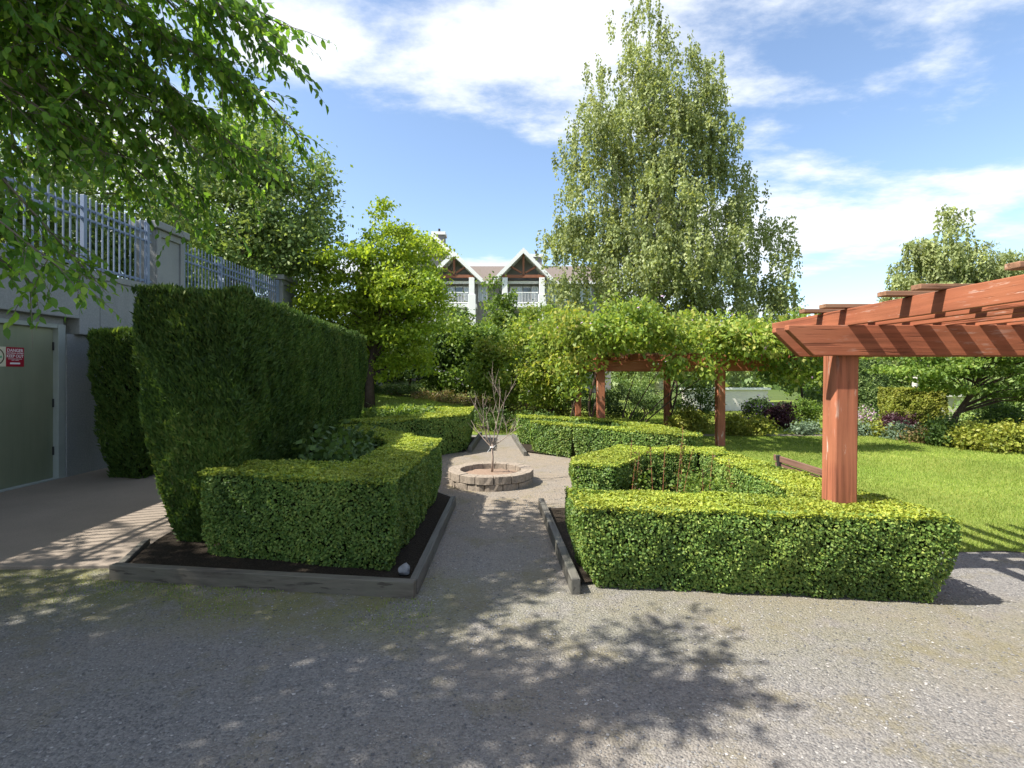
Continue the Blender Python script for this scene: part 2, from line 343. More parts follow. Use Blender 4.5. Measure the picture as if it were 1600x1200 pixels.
MB().box(WX-.2, WX-.01, 6.1, 8.72, .0, .05).build('threshold', M['frame_metal'], wall, .006)
for z in (.5, 1.3, 2.25): MB().tube([(WX-.10, 8.57, z-.07), (WX-.10, 8.57, z+.07)], .014, 8).build('hinge', M['dark_metal'], door)
def pier(y0, y1, ztop):
    p = MB().box(WX-.38, WX+.07, y0, y1, 3.6, ztop-.16).build('pier', M['concrete'], wall, .012)
    b = MB(); e = .13                          # raised border that leaves a sunk panel
    z0, z1 = 3.62, ztop-.16
    b.box(WX+.07, WX+.115, y0, y0+e, z0, z1); b.box(WX+.07, WX+.115, y1-e, y1, z0, z1); b.box(WX+.07, WX+.115, y0+e, y1-e, z1-.14, z1)
    b.build('panel_border', M['concrete'], p, .008)
    MB().box(WX-.45, WX+.19, y0-.08, y1+.08, ztop-.16, ztop).build('cap', M['concrete'], p, .02)
pier(10.78, 11.68, 5.0); pier(16.65, 17.6, 5.0)
def fence(y0, y1, z0, z1, posts, label):
    f = empty('metal_fence', (WX-.05, y0, z0), label, 'fence', 'blue metal fences on the wall')
    x = WX+.0
    for z in (z0+.08, z1-.20, z1-.38):
        MB().box(x-.02, x+.02, y0, y1, z-.02, z+.02).build('rail', M['fence'], f)
    pm = None; n = int((y1-y0)/.135)
    for i in range(n):
        y = y0+(i+.5)*(y1-y0)/n
        if min(abs(y-p) for p in posts) < .07: continue
        if pm is None:
            pm = MB().box(-.011, .011, -.011, .011, 0, z1-z0-.03)
            pm.add([(-.011,-.011,z1-z0-.03),(.011,-.011,z1-z0-.03),(.011,.011,z1-z0-.03),(-.011,.011,z1-z0-.03),(0,0,z1-z0)], [(0,1,4),(1,2,4),(2,3,4),(3,0,4)])
            pm = pm.mesh('picket'); pm.materials.append(M['fence'])
        o = bpy.data.objects.new('picket', pm); COL.objects.link(o); o.parent = f; o.location = Vector((x+.031, y, z0+.02))-Vector(f.location)
    for p in posts:
        MB().box(x-.03, x+.045, p-.035, p+.035, z0-.04, z1+.03).build('post', M['fence'], f, .004)
fence(3.6, 10.74, 3.63, 4.92, [3.7, 6.2, 9.05, 10.62], 'blue grey metal picket fence above the green door')
fence(11.72, 16.62, 3.63, 4.78, [11.78, 13.3, 15.0, 16.55], 'blue grey metal picket fence between the two concrete piers')
def text_mesh(s, size, name):
    cu = bpy.data.curves.new(name, 'FONT'); cu.body = s; cu.size = size; cu.align_x = 'CENTER'; cu.align_y = 'CENTER'; cu.extrude = .0006; cu.offset = size*.012
    o = bpy.data.objects.new(name, cu); COL.objects.link(o); dg = bpy.context.evaluated_depsgraph_get()
    me = bpy.data.meshes.new_from_object(o.evaluated_get(dg)); bpy.data.objects.remove(o); bpy.data.curves.remove(cu); return me
SXp = WX-.11
sg = empty('warning_sign', (SXp, 7.95, 1.9), 'red and cream DANGER KEEP OUT sign fixed to the green metal door', 'sign')
sy0, sy1, sz0, sz1 = 7.775, 8.065, 1.9, 2.2
pr = MB().box(SXp, SXp+.004, sy0, sy1, sz0, sz1).build('red_panel', M['sign_red'], sg)
pc = MB().box(SXp, SXp+.004, sy0-.30, sy0, sz0, sz1).build('cream_panel', M['sign_cream'], sg)
for s, size, z, w in (('DANGER', .068, 2.148, .255), ('ELECTRICAL HAZARD', .028, 2.106, .265), ('KEEP OUT', .064, 2.06, .265), ('AUTHORIZED PERSONNEL', .016, 2.018, .22), ('ONLY INSIDE', .016, 1.998, .12)):
    me = text_mesh(s, size, 'lettering'); me.materials.append(M['sign_white'])
    o = bpy.data.objects.new('lettering', me); COL.objects.link(o); o.parent = pr
    xs = [v.co.x for v in me.vertices]; k = w/(max(xs)-min(xs))
    o.rotation_euler = (R(90), 0, R(90)); o.scale = (k, 1, 1); o.location = Vector((SXp+.0052, (sy0+sy1)/2, z))-world_loc(pr)
MB().box(SXp+.004, SXp+.0055, 7.84, 8.0, 1.937, 1.963).build('white_bar', M['sign_white'], pr)
c0 = Vector((SXp+.005, sy0-.15, 2.05)); b = MB(); n = 28
ring = [(c0.x, c0.y+r*math.cos(2*math.pi*k/n), c0.z+r*math.sin(2*math.pi*k/n)) for r in (.128, .11) for k in range(n)]
b.add(ring, [(k, (k+1) % n, n+(k+1) % n, n+k) for k in range(n)]); b.build('ring', M['sign_brown'], pc)
MB().bar((SXp+.0052, c0.y-.07, c0.z-.05), (SXp+.0052, c0.y+.09, c0.z-.0), .003, .03, (0, 0, 1)).build('symbol', M['sign_green'], pc)

# ------------------------------------------------------------------ hedges
def inpoly(P, poly):
    x, y = P[:, 0], P[:, 1]; c = np.zeros(len(P), bool); n = len(poly)
    for i in range(n):
        (x0, y0), (x1, y1) = poly[i], poly[(i+1) % n]
        if y0 != y1: c ^= ((y0 > y) != (y1 > y)) & (x < (x1-x0)*(y-y0)/(y1-y0)+x0)
    return c
def inset(poly, d):
    n = len(poly); out = []
    for i in range(n):
        p0, p, p1 = Vector(poly[i-1]), Vector(poly[i]), Vector(poly[(i+1) % n])
        a, b = (p-p0).normalized(), (p1-p).normalized(); na, nb = Vector((-a.y, a.x)), Vector((-b.y, b.x))
        m = (na+nb).normalized(); k = min(2.2, 1/max(.3, m.dot(na))); out.append(tuple(p+m*d*k))
    return out
def hedge(name, label, poly, H, dens, L, W, top='box_new', side='box', core='core', taper=.07, amp=.025, ztop=None, cedar=False, group=None, edge=.05, z0=0., ed=None):
    """poly counter-clockwise in plan; leaves cover the sides and the top of a dark twiggy inside"""
    area = sum(poly[i][0]*poly[(i+1) % len(poly)][1]-poly[(i+1) % len(poly)][0]*poly[i][1] for i in range(len(poly)))
    assert area > 0, name
    cx, cy = np.mean([p[0] for p in poly]), np.mean([p[1] for p in poly])
    root = empty(name, (cx, cy, z0), label, 'hedge', group); seed = cx*3.1+cy
    zt = ztop or (lambda x, y: H+0*x)
    # inside
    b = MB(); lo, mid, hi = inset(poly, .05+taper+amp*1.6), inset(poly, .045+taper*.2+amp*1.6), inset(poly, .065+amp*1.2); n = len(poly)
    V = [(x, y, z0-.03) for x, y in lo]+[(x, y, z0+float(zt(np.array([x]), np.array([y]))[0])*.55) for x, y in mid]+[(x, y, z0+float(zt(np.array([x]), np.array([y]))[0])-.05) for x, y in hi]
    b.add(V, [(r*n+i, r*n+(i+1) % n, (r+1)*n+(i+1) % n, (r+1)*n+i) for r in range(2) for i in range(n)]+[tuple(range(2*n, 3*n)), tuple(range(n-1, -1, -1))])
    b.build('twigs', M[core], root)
    PS, NS = [], []
    for i in range(n):
        a, c = np.array(poly[i]), np.array(poly[(i+1) % n]); d = c-a; ln = np.linalg.norm(d); nr = np.array([d[1], -d[0], 0])/ln
        k = int(ln*H*dens*(ed[i] if ed else 1)); u = rng.random(k); f = rng.random(k)**.92; u = .5+(u-.5)*(1-np.minimum(.8, 2*(taper*(1-f)**2.2+.01)/ln)); P = np.zeros((k, 3)); P[:, :2] = a+u[:, None]*d
        hz = zt(P[:, 0], P[:, 1]); P[:, 2] = f*hz
        N = np.tile(nr, (k, 1)); off = amp*lumps(P, 5, seed)+amp*.7*lumps(P, 13, seed+4)-taper*(1-f)**2.2-rng.random(k)**2*.05
        rd = np.clip((f*hz-(hz-.10))/.10, 0, 1); off -= edge*rd**2; e = np.minimum(u, 1-u)*ln; off -= edge*.6*np.clip(1-e/.08, 0, 1)**2
        P += N*off[:, None]; N[:, 2] += .25+rd*.5; PS.append(P); NS.append(N)
    S = np.concatenate(PS); SN = np.concatenate(NS)
    x0, x1 = min(p[0] for p in poly), max(p[0] for p in poly); y0, y1 = min(p[1] for p in poly), max(p[1] for p in poly)
    k = int((x1-x0)*(y1-y0)*dens*1.05); T = np.zeros((k, 3)); T[:, 0] = x0+rng.random(k)*(x1-x0); T[:, 1] = y0+rng.random(k)*(y1-y0)
    T = T[inpoly(T, poly)]; T[:, 2] = zt(T[:, 0], T[:, 1])+amp*.8*lumps(T, 6, seed+9)+amp*.5*lumps(T, 17, seed)-rng.random(len(T))**2*.04
    TN = np.tile(np.array([0, 0, 1.]), (len(T), 1))
    for nm, P, N, mt in (('leaves', S, SN, side), ('top_growth', T, TN, top)):
        k = len(P); N = unit(N); Nr = unit(N+rng.normal(0, .55, (k, 3)))
        if cedar: D = unit(N*.55+np.array([0, 0, .75])+rng.normal(0, .4, (k, 3))); Nr = unit(np.cross(D, np.cross(Nr, D)))
        else: D = unit(np.cross(Nr, rng.normal(0, 1, (k, 3)))+N*.25)
        Ls = L*rng.uniform(.65, 1.3, k); P = P.copy(); P[:, 2] += z0
        o = link(nm, np_mesh(nm, leaf_verts(P-D*Ls[:, None]*.4, D, Nr, Ls, W*rng.uniform(.75, 1.2, k)), 4, np.clip(rng.beta(2, 2.2, k)+.18*lumps(P, 3, seed), 0, 1)), G[mt], root)
        o['kind'] = 'stuff'
    return root
GB = 'clipped box hedges round the beds'
hedge('cedar_hedge', 'tall dark green clipped cedar hedge beside the concrete slab', [(-3.72, 5.0), (-2.66, 5.02), (-3.02, 8.2), (-3.32, 11.7), (-4.3, 11.6), (-4.0, 8.2)], 2.62, 4300, .078, .0105, 'cedar', 'cedar', 'core_cedar', .28, .05, cedar=True, edge=.12, ed=[1.5, 1.25, .9, .3, .35, .6])
hedge('cedar_hedge', 'narrow cedar hedge against the concrete wall past the door', [(-7.05, 8.5), (-6.05, 8.4), (-6.0, 9.6), (-7.05, 9.7)], 2.52, 2600, .09, .013, 'green', 'cedar', 'core_cedar', .2, .06, cedar=True, edge=.15)
hedge('box_hedge', 'low box hedge framing the bed at the foot of the tall cedar hedge',
      [(-3.0, 4.86), (-1.02, 4.42), (-1.0, 7.32), (-1.55, 7.85), (-2.75, 9.5), (-3.1, 9.15), (-1.75, 7.2), (-1.62, 6.9), (-1.72, 5.45), (-2.85, 5.55)], .86, 7000, .030, .0105, 'box_new', 'box', group=GB, ed=[1.1, 1.1, .4, .3, .3, .6, .6, .5, .4, .4])
hedge('box_hedge', 'low thick box hedge around the foot of the red pergola post',
      [(.56, 4.2), (3.40, 3.86), (3.34, 5.0), (3.12, 6.5), (3.05, 6.9), (2.62, 6.7), (2.68, 5.0), (2.5, 4.66), (.5, 4.90)], .70, 8200, .028, .0098, 'box_new', 'box', taper=.13, group=GB)
hedge('box_hedge', 'low box hedge with a slanting end between planter ring and rose bed',
      [(.72, 6.25), (1.22, 6.05), (1.55, 6.55), (1.85, 7.15), (2.6, 7.15), (2.75, 6.95), (3.05, 7.05), (3.1, 7.75), (1.6, 7.75), (.78, 6.75)], .70, 6500, .03, .0105, 'box_new', 'box', group=GB)
hedge('box_hedge', 'box hedge by the far path with shaded front near the golden tree',
      [(-3.1, 9.95), (-2.75, 9.7), (-1.0, 11.72), (-1.05, 14.1), (-3.6, 14.3), (-3.6, 13.75), (-1.85, 13.5), (-1.85, 12.0), (-2.3, 11.4), (-3.4, 10.4)], .87, 2700, .048, .017, 'box_new', 'box', group=GB)
hedge('box_hedge', 'sunlit box hedge in front of the vine covered pergola',
      [(.42, 11.5), (1.24, 10.72), (3.06, 9.0), (3.45, 9.25), (3.0, 11.2), (2.7, 12.3), (.12, 13.45), (.14, 12.85), (.5, 12.6), (2.25, 11.75), (2.55, 10.6), (2.3, 10.3), (1.5, 11.0), (.45, 11.95)], .71, 3100, .044, .016, 'box_new', 'box', group=GB)

# ------------------------------------------------------------------ beds, timber edging, rock
def bed(name, poly, z, nm='soil'):
    return poly_sheet(name, poly, z, M[nm])
bed('soil_bed', [(-3.5, 4.55), (-.86, 4.16), (-.86, 7.2), (-2.7, 9.6), (-4.2, 9.6), (-3.72, 5.4)], .06)
bed('soil_bed', [(.50, 4.3), (.9, 4.42), (3.1, 4.2), (3.0, 7.7), (1.6, 7.7), (.75, 6.75), (.44, 6.7)], .03)
bed('soil_bed', [(-3.2, 9.9), (-1.06, 11.7), (-1.0, 14.2), (-6, 14.3)], .03)
bed('soil_bed', [(.33, 11.6), (3.2, 9.1), (3.3, 11), (2.8, 12.4), (.15, 13.6)], .03)
def timber(a, b, h, w, label, mat='timber', z=0.):
    t = MB().bar((a[0], a[1], z+h/2-.02), (b[0], b[1], z+h/2-.02), w, h+.04).build('timber_edging', M[mat], bevel=.008)
    return tag(t, label, 'edging', 'timber edging along the beds')
timber((-3.5, 4.49), (-.78, 4.12), .13, .08, 'long grey timber edging lying in the moss in front of the left bed')
timber((-.80, 4.17), (-.80, 6.98), .125, .07, 'grey timber edging along the path side of the left bed', 'timber_y')
timber((-3.5, 4.54), (-3.78, 5.3), .09, .06, 'short dark timber between concrete slab and cedar hedge', 'timber_y')
timber((.52, 4.16), (.39, 6.85), .13, .075, 'pale grey timber edging along the path beside the right bed', 'timber_y')
timber((-.95, 11.6), (-.88, 14.5), .14, .08, 'timber edging beside the far path along the shaded box hedge', 'timber_y')
timber((.29, 11.1), (.02, 14.4), .10, .07, 'timber edging beside the far path along the sunlit box hedge', 'timber_y')
def blob(name, c, r, mat, parent=None, seed=1, sub=2):
    import bmesh
    bm = bmesh.new(); bmesh.ops.create_icosphere(bm, subdivisions=sub, radius=1); q = random.Random(seed)
    ph = [q.uniform(0, 6) for _ in range(6)]
    for v in bm.verts:
        p = v.co.copy(); k = 1+.16*math.sin(3*p.x+ph[0])*math.sin(2.6*p.y+ph[1])+.1*math.sin(5*p.z+ph[2]+3*p.x)
        v.co = Vector((p.x*r[0]*k, p.y*r[1]*k, p.z*r[2]*k))+Vector(c)
    me = bpy.data.meshes.new(name); bm.to_mesh(me); bm.free(); return link(name, me, M[mat], parent, False)
tag(blob('rock', (-.93, 4.42, .10), (.055, .06, .05), 'rock', seed=4), 'pale rounded stone in the corner of the left bed', 'rock')

# ------------------------------------------------------------------ planter ring and sapling
PC = Vector((-.35, 8.45, 0)); RO, RI = .70, .50
pl = empty('stone_planter', PC, 'round low planter ring of rough tan concrete blocks on the gravel', 'planter')
def block(a0, a1, r0, r1, z0, z1, q):
    b = MB(); n = 4; P = []
    for z in (z0, z1):
        for k in range(n+1):
            a = a0+(a1-a0)*k/n; j = q.uniform(-.010, .010) if 0 < k < n else -.006
            P += [(PC.x+r0*math.cos(a), PC.y+r0*math.sin(a), z), (PC.x+(r1+j)*math.cos(a), PC.y+(r1+j)*math.sin(a), z+q.uniform(-.002, .002))]
    m = 2*(n+1); f = []
    for k in range(n):
        i = 2*k; f += [(i, i+2, i+3, i+1), (m+i, m+i+1, m+i+3, m+i+2), (i+1, i+3, m+i+3, m+i+1), (i, m+i, m+i+2, i+2)]
    f += [(0, 1, m+1, m), (2*n, m+2*n, m+2*n+1, 2*n+1)]
    return b.add(P, f)
NBK = 15
for c, (z0, z1, g) in enumerate(((-.03, .095, 0), (.101, .222, .5))):
    for k in range(NBK):
        a0 = 2*math.pi*(k+g)/NBK; a1 = a0+2*math.pi/NBK
        block(a0+.008, a1-.008, RI, RO-(.012 if c == 0 else 0)+rnd.uniform(-.006, .006), z0, z1+rnd.uniform(-.003, .003), rnd).build('block', M['stone'], pl, .007)
b = MB(); n = 40; V = [(PC.x, PC.y, .17)]
for r, z in ((.25, .165), (.506, .13)): V += [(PC.x+r*math.cos(2*math.pi*k/n), PC.y+r*math.sin(2*math.pi*k/n), z+rnd.uniform(-.01, .01)) for k in range(n)]
b.add(V, [(0, 1+k, 1+(k+1) % n) for k in range(n)]+[(1+k, 1+n+k, 1+n+(k+1) % n, 1+(k+1) % n) for k in range(n)]); b.build('soil', M['planter_soil'], pl, smooth=True)
sp = empty('sapling', (PC.x, PC.y, .16), 'thin bare branched sapling growing in the round block planter', 'tree')
B0 = Vector((PC.x+.02, PC.y, .13)); FK = B0+Vector((.0, 0, .50))
MB().tube([B0, B0+Vector((.012, 0, .25)), FK], [.022, .018, .016], 8).build('trunk', M['bark_sapling'], sp, smooth=True)
q = random.Random(5); b = MB(); bn = []
def twig(b, p, d, ln, r, depth):
    pts = [p]; dd = d.normalized()
    for i in range(4):
        dd = (dd+Vector((q.uniform(-.16, .16), q.uniform(-.16, .16), q.uniform(-.03, .14)))).normalized(); pts.append(pts[-1]+dd*ln/4)
    b.tube(pts, [r, r*.85, r*.7, r*.5, r*.28], 5)
    bn.append(pts[-1])
    if depth:
        for k in range(q.choice((2, 3, 3))):
            i = q.choice((1, 2, 3)); a = q.uniform(0, 6.28)
            twig(b, pts[i], dd*1.0+Vector((math.cos(a)*.75, math.sin(a)*.75, .25)), ln*q.uniform(.35, .6), r*.55, depth-1)
for dx, dy, dz, ln in ((-1.0, .1, .75, .6), (1.05, -.1, .6, .62), (.1, .15, 1, 1.15), (-.12, -.15, 1, .95), (.5, .2, 1, 1.0), (-.6, -.2, 1, .9)):
    bb = MB(); twig(bb, FK-Vector((0, 0, q.uniform(0, .1))), Vector((dx, dy, dz)), ln, .0092, 2); bb.build('branch', M['bark_sapling'], sp)
b = MB(); b.tube([FK+Vector((.03*math.cos(a), .03*math.sin(a), -.05)) for a in np.linspace(0, 6.28, 10)], .007, 5); b.bar(FK+Vector((-.02, -.03, -.05)), FK+Vector((-.075, -.06, -.13)), .004, .022, (0, 1, 0))
b.bar(FK+Vector((.02, -.03, -.05)), FK+Vector((.05, -.05, -.02)), .004, .02, (0, 1, 0)); b.build('tie_ribbon', M['ribbon'], sp)

# ------------------------------------------------------------------ pergolas
def pergola(name, label, xs, ys, x0, x1, yr0, yr1, zb, rafters, slats, lean=0., slat_seed=1):
    root = empty(name, (xs[0], ys[-1], 0), label, 'pergola', 'red timber pergolas'); q = random.Random(slat_seed); s = .096
    for x in xs:
        for y in ys:
            MB().hexa([(x-s-lean,y-s,-.2),(x+s-lean,y-s,-.2),(x+s-lean,y+s,-.2),(x-s-lean,y+s,-.2),(x-s,y-s,zb+.2),(x+s,y-s,zb+.2),(x+s,y+s,zb+.2),(x-s,y+s,zb+.2)]).build('post', M['red_z'], root, .012)
    H = .255
    for y in ys:
        for sd in (-1, 1):
            y0 = y+sd*(s+.036); dx = 0 if sd < 0 else .03
            MB().extr([(x0+dx, y0-.033, zb+H), (x0+dx-.005, y0-.033, zb+H-.04), (x0+.215+dx, y0-.033, zb), (x1-.2, y0-.033, zb), (x1, y0-.033, zb+H-.04), (x1, y0-.033, zb+H)][::-1], (0, .066, 0)).build('beam', M['red_x'], root, .006)
    zr = zb+H-.004
    for x in rafters:
        h = .145+q.uniform(-.006, .006); xx = x+q.uniform(-.012, .012); w = .021
        MB().extr([(xx-w, yr0, zr+h), (xx-w, yr0, zr+h-.05), (xx-w, yr0+.12, zr), (xx-w, yr1-.28, zr), (xx-w, yr1, zr+h-.06), (xx-w, yr1, zr+h-.012)], (2*w, 0, 0)).build('rafter', M['red_y'], root, .005)
    for y in slats:
        z = zr+.147; j = q.uniform(-.03, .03)
        MB().bar((x0+.30+j, y+q.uniform(-.01, .01), z+.012+q.uniform(0, .006)), (x1-.2, y, z+.012), .085, .034).build('slat', M['weathered'], root, .005)
    return root
pergola('pergola', 'red stained timber pergola with bare rafters over the gravel', (2.84, 5.9, 8.6), (4.42, .2), 2.30, 9.2, -.9, 5.5, 1.945,
        list(np.arange(2.80, 9.0, .275)), [4.62, 4.30, 3.60, 3.32, 2.66, 2.38, 1.7, 1.4, .75, .45, -.25], .03, 2)
FP = pergola('pergola', 'red timber pergola buried under green climbing vines', (2.18, 5.12), (12.6, 16.9), 1.75, 6.9, 11.6, 17.9, 1.85,
        list(np.arange(2.0, 6.8, .45)), [12.1, 13, 14, 15, 16, 17.3], 0, 3)

# ------------------------------------------------------------------ bench behind the hedge
bc = empty('park_bench', (3.37, 5.7, 0), 'dark slatted park bench standing behind the box hedge by the pergola post', 'bench')
for i, (x, z) in enumerate(((3.23, .765), (3.25, .675), (3.265, .585), (3.28, .495))): MB().box(x-.014, x+.014, 5.05, 6.3, z-.035, z+.035).build('back_slat', M['bench_wood'], bc, .005)
for x in (3.35, 3.45, 3.55, 3.65): MB().box(x-.042, x+.042, 5.05, 6.3, .415, .445).build('seat_slat', M['bench_wood'], bc, .005)
for y in (5.18, 6.18):
    MB().bar((3.33, y, -.02), (3.212, y, .81), .04, .05, (0, 1, 0)).build('leg', M['dark_metal'], bc, .004)
    b = MB(); b.bar((3.66, y, -.02), (3.64, y, .40), .04, .05, (0, 1, 0)); b.bar((3.31, y, .395), (3.66, y, .395), .04, .03); b.build('leg', M['dark_metal'], bc, .004)

# ------------------------------------------------------------------ trees and shrubs
def ell(n, r, bias=2.2):
    d = unit(rng.normal(0, 1, (n, 3))); return d*(rng.random(n)**(1/bias))[:, None]*np.array(r)
def crown_points(lobes, ncl, nleaf, rc, droop=0., flat=.7):
    w = np.array([l[3]*l[4]*l[5] for l in lobes])**.75; w = w/w.sum(); C = []
    for l, k in zip(lobes, np.maximum(1, (w*ncl).astype(int))):
        C.append(np.array(l[:3])+ell(k, l[3:6], 3.4))
    C = np.concatenate(C); sz = rng.uniform(.55, 1.5, len(C)); cnt = np.maximum(3, (nleaf/len(C)*sz**1.5/np.mean(sz**1.5)).astype(int))
    idx = np.repeat(np.arange(len(C)), cnt); n = len(idx); s = (rc*sz)[idx][:, None]
    off = rng.normal(0, .5, (n, 3))*s; off[:, 2] *= flat
    if droop:                                   # leaves hang on strands below the cluster
        strand = rng.integers(0, 7, n); ang = strand*2.4+idx*1.3; rad = (.25+.75*((strand*37+idx*17) % 11)/11)
        off[:, 0] = np.cos(ang)*rad*s[:, 0]*.85+rng.normal(0, .07, n)*s[:, 0]; off[:, 1] = np.sin(ang)*rad*s[:, 0]*.85+rng.normal(0, .07, n)*s[:, 0]
        off[:, 2] = -rng.random(n)*droop*s[:, 0]*(.5+((strand*13+idx*7) % 10)/10)+.3*s[:, 0]
    return C, C[idx]+off, idx
def plant(name, label, cat, base, lobes, ncl, nleaf, rc, L, W, mt, bark='bark', trunk=None, limbs=18, droop=0., group=None, flat=.7, hang=.25, bloom=None, trunk_to=None, crown='crown'):
    base = Vector(base); root = empty(name, base, label, cat, group)
    C, P, idx = crown_points(lobes, ncl, nleaf, rc, droop, flat)
    P[:, 2] = np.maximum(P[:, 2], gh(P[:, 0], P[:, 1])+.01)
    k = len(P); D = unit(rng.normal(0, 1, (k, 3))+np.array([0, 0, -hang*2-(1.2 if droop else 0)])); N = unit(rng.normal(0, .8, (k, 3))+np.array([-.25, -.15, .55]))
    Ls = L*rng.uniform(.65, 1.35, k); ct = rng.normal(0, .11, len(C)); tint = np.clip(rng.beta(2, 2.2, k)+ct[idx], 0, 1)
    if bloom:
        m = rng.random(k) < bloom[1]; fb = link('flowers', np_mesh('flowers', leaf_verts(P[m], D[m], N[m], Ls[m]*bloom[2], W*bloom[2]), 4, tint[m]), G[bloom[0]], root); fb['kind'] = 'stuff'
        P, D, N, Ls, tint = P[~m], D[~m], N[~m], Ls[~m], tint[~m]
    o = link(crown, np_mesh(crown, leaf_verts(P, D, N, Ls, W*Ls/L), 4, tint), G[mt], root); o['kind'] = 'stuff'
    ccen = np.average(C, axis=0); top = Vector(trunk_to) if trunk_to else Vector((ccen[0], ccen[1], np.percentile(C[:, 2], 80)))
    if trunk:
        q = random.Random(len(label)); n = 7; pts = []
        for i in range(n+1):
            f = i/n; p = base.lerp(top, f); w = trunk*1.1*math.sin(f*3.1); pts.append(p+Vector((q.uniform(-1, 1)*w, q.uniform(-1, 1)*w, -.15 if i == 0 else 0)))
        MB().tube(pts, [trunk*(1.25 if i == 0 else 1-.82*i/n) for i in range(n+1)], 9).build('trunk', M[bark], root, smooth=True)
        b = MB(); sel = rng.permutation(len(C))[:limbs]
        for j in sel:
            c = Vector(C[j]); f = min(.95, max(.22, (c.z-base.z)/(top.z-base.z+.01)*.75-.05)); i = f*n; a = pts[int(i)].lerp(pts[min(n, int(i)+1)], i-int(i))
            r0 = trunk*(1-.82*f)*.42; m1 = a.lerp(c, .45)+Vector((0, 0, .08*(c-a).length)); b.tube([a, m1, c], [r0, r0*.6, r0*.2], 5)
        b.build('limbs', M[bark], root)
    else:
        b = MB(); sel = rng.permutation(len(C))[:max(5, limbs//2)]
        for j in sel:
            c = Vector(C[j]); b.tube([base+Vector((rnd.uniform(-.08, .08), rnd.uniform(-.08, .08), -.05)), base.lerp(c, .5)+Vector((0, 0, .05)), c], [.022, .015, .006], 5)
        b.build('stems', M[bark], root)
    return root
def pl_lobes(ls, Y):                            # (px, py, rx, ry, dY, depth radius) pixel lobes -> world ellipsoids
    out = []
    for px, py, rx, ry, dy, rd in ls:
        y = Y+dy; c = at(px, py, y); out.append((c.x, c.y, c.z, rx/F*y, rd, ry/F*y))
    return out
# big weeping birch behind the vine pergola
plant('birch_tree', 'huge weeping silver birch rising behind the vine covered pergola', 'tree', (7.6, 26, 0),
      pl_lobes([(1005, 60, 52, 70, 0, 1.6), (975, 130, 55, 60, .5, 2), (1050, 130, 60, 70, -.5, 2), (960, 215, 70, 70, 0, 2.6), (1060, 220, 70, 60, 0, 2.6), (1112, 112, 22, 32, 0, .8), (1130, 225, 42, 40, -.6, 1.4),
                (930, 320, 70, 70, .6, 3), (1020, 320, 80, 80, -.8, 3.2), (1120, 330, 58, 40, .5, 2.2), (908, 385, 44, 50, 0, 2.2), (985, 420, 80, 80, 0, 3.6), (1085, 420, 80, 75, -1, 3.2), (1160, 420, 62, 55, 0, 2.4), (1195, 400, 34, 70, .4, 1.6),
                (935, 500, 40, 40, .5, 2), (1000, 520, 80, 60, 0, 3), (1110, 510, 90, 60, 0, 3), (1195, 480, 38, 45, 0, 1.6), (890, 355, 40, 45, 0, 2), (1150, 285, 34, 36, .3, 1.4), (925, 235, 45, 50, .4, 2), (1090, 170, 40, 45, 0, 1.6), (1215, 440, 26, 40, 0, 1.2), (880, 440, 28, 36, 0, 1.4), (1040, 250, 90, 90, 0, 3.2), (1060, 370, 110, 90, 0, 3.6)], 26), 560, 140000, .82, .155, .048, 'birch', 'bark_birch', .26, 60, 1.5, trunk_to=(7.0, 26, 17.5))
plant('golden_tree', 'yellow green golden leaved tree on the bank beside the cedar hedge', 'tree', (-5.0, 18, float(gh(-5.0, 18))),
      pl_lobes([(612, 345, 22, 32, 0, .6), (600, 385, 50, 35, 0, 1.2), (570, 420, 70, 38, -.5, 1.6), (650, 400, 42, 36, .3, 1.2), (520, 455, 55, 28, 0, 1.4), (620, 455, 75, 42, -.6, 1.8), (560, 480, 85, 36, .3, 1.8), (495, 460, 30, 22, -.3, .8), (640, 510, 45, 40, 0, 1.2), (590, 520, 42, 30, .5, 1.2), (664, 470, 30, 42, .4, 1), (480, 485, 34, 22, -.4, .8), (655, 555, 38, 40, 0, .9), (615, 575, 26, 24, .2, .7), (672, 425, 24, 22, 0, .6), (540, 505, 60, 22, 0, 1.2)], 18), 230, 42000, .46, .12, .038, 'gold', 'bark', .17, 36, 0, flat=.5)
# trees on the terrace behind the fence
plant('broadleaf_tree', 'grey green broadleaf tree behind the fence between the concrete piers', 'tree', (-9.9, 17.5, 3.5),
      pl_lobes([(395, 215, 62, 42, 0, 1.6), (430, 260, 80, 46, 0, 1.8), (350, 270, 75, 55, .5, 2), (455, 330, 75, 50, .3, 2), (375, 345, 90, 55, 0, 2.2), (470, 390, 62, 40, .2, 1.6), (390, 415, 90, 36, 0, 2), (330, 390, 60, 45, 0, 1.8), (500, 285, 26, 18, 0, .6), (508, 355, 26, 14, 0, .6)], 17.5), 210, 38000, .55, .135, .044, 'mid', 'bark_grey', .2, 46, 0, group='trees on the terrace')
plant('broadleaf_tree', 'leafy tree on the terrace behind the fence above the green door', 'tree', (-11.2, 11.5, 3.5),
      [(-11.4, 11.5, 7.4, 2.6, 2.6, 2.2), (-10.6, 12.5, 5.6, 2.2, 2.2, 1.3), (-11.2, 9.6, 5.6, 2, 2, 1.4), (-10.2, 14.2, 6.6, 1.8, 1.8, 1.4)], 130, 22000, .55, .12, .036, 'mid', 'bark_grey', .2, 30, group='trees on the terrace')
plant('broadleaf_tree', 'dark tree standing farther back on the terrace past the second pier', 'tree', (-13, 24, 3.5),
      [(-12.6, 24, 7.6, 3.2, 2.8, 2.6), (-10.6, 23.5, 6.2, 2.2, 2.2, 2), (-13.6, 22, 5.6, 2.4, 2, 1.6)], 100, 15000, .6, .15, .045, 'dark', 'bark_grey', .22, 24, group='trees on the terrace')
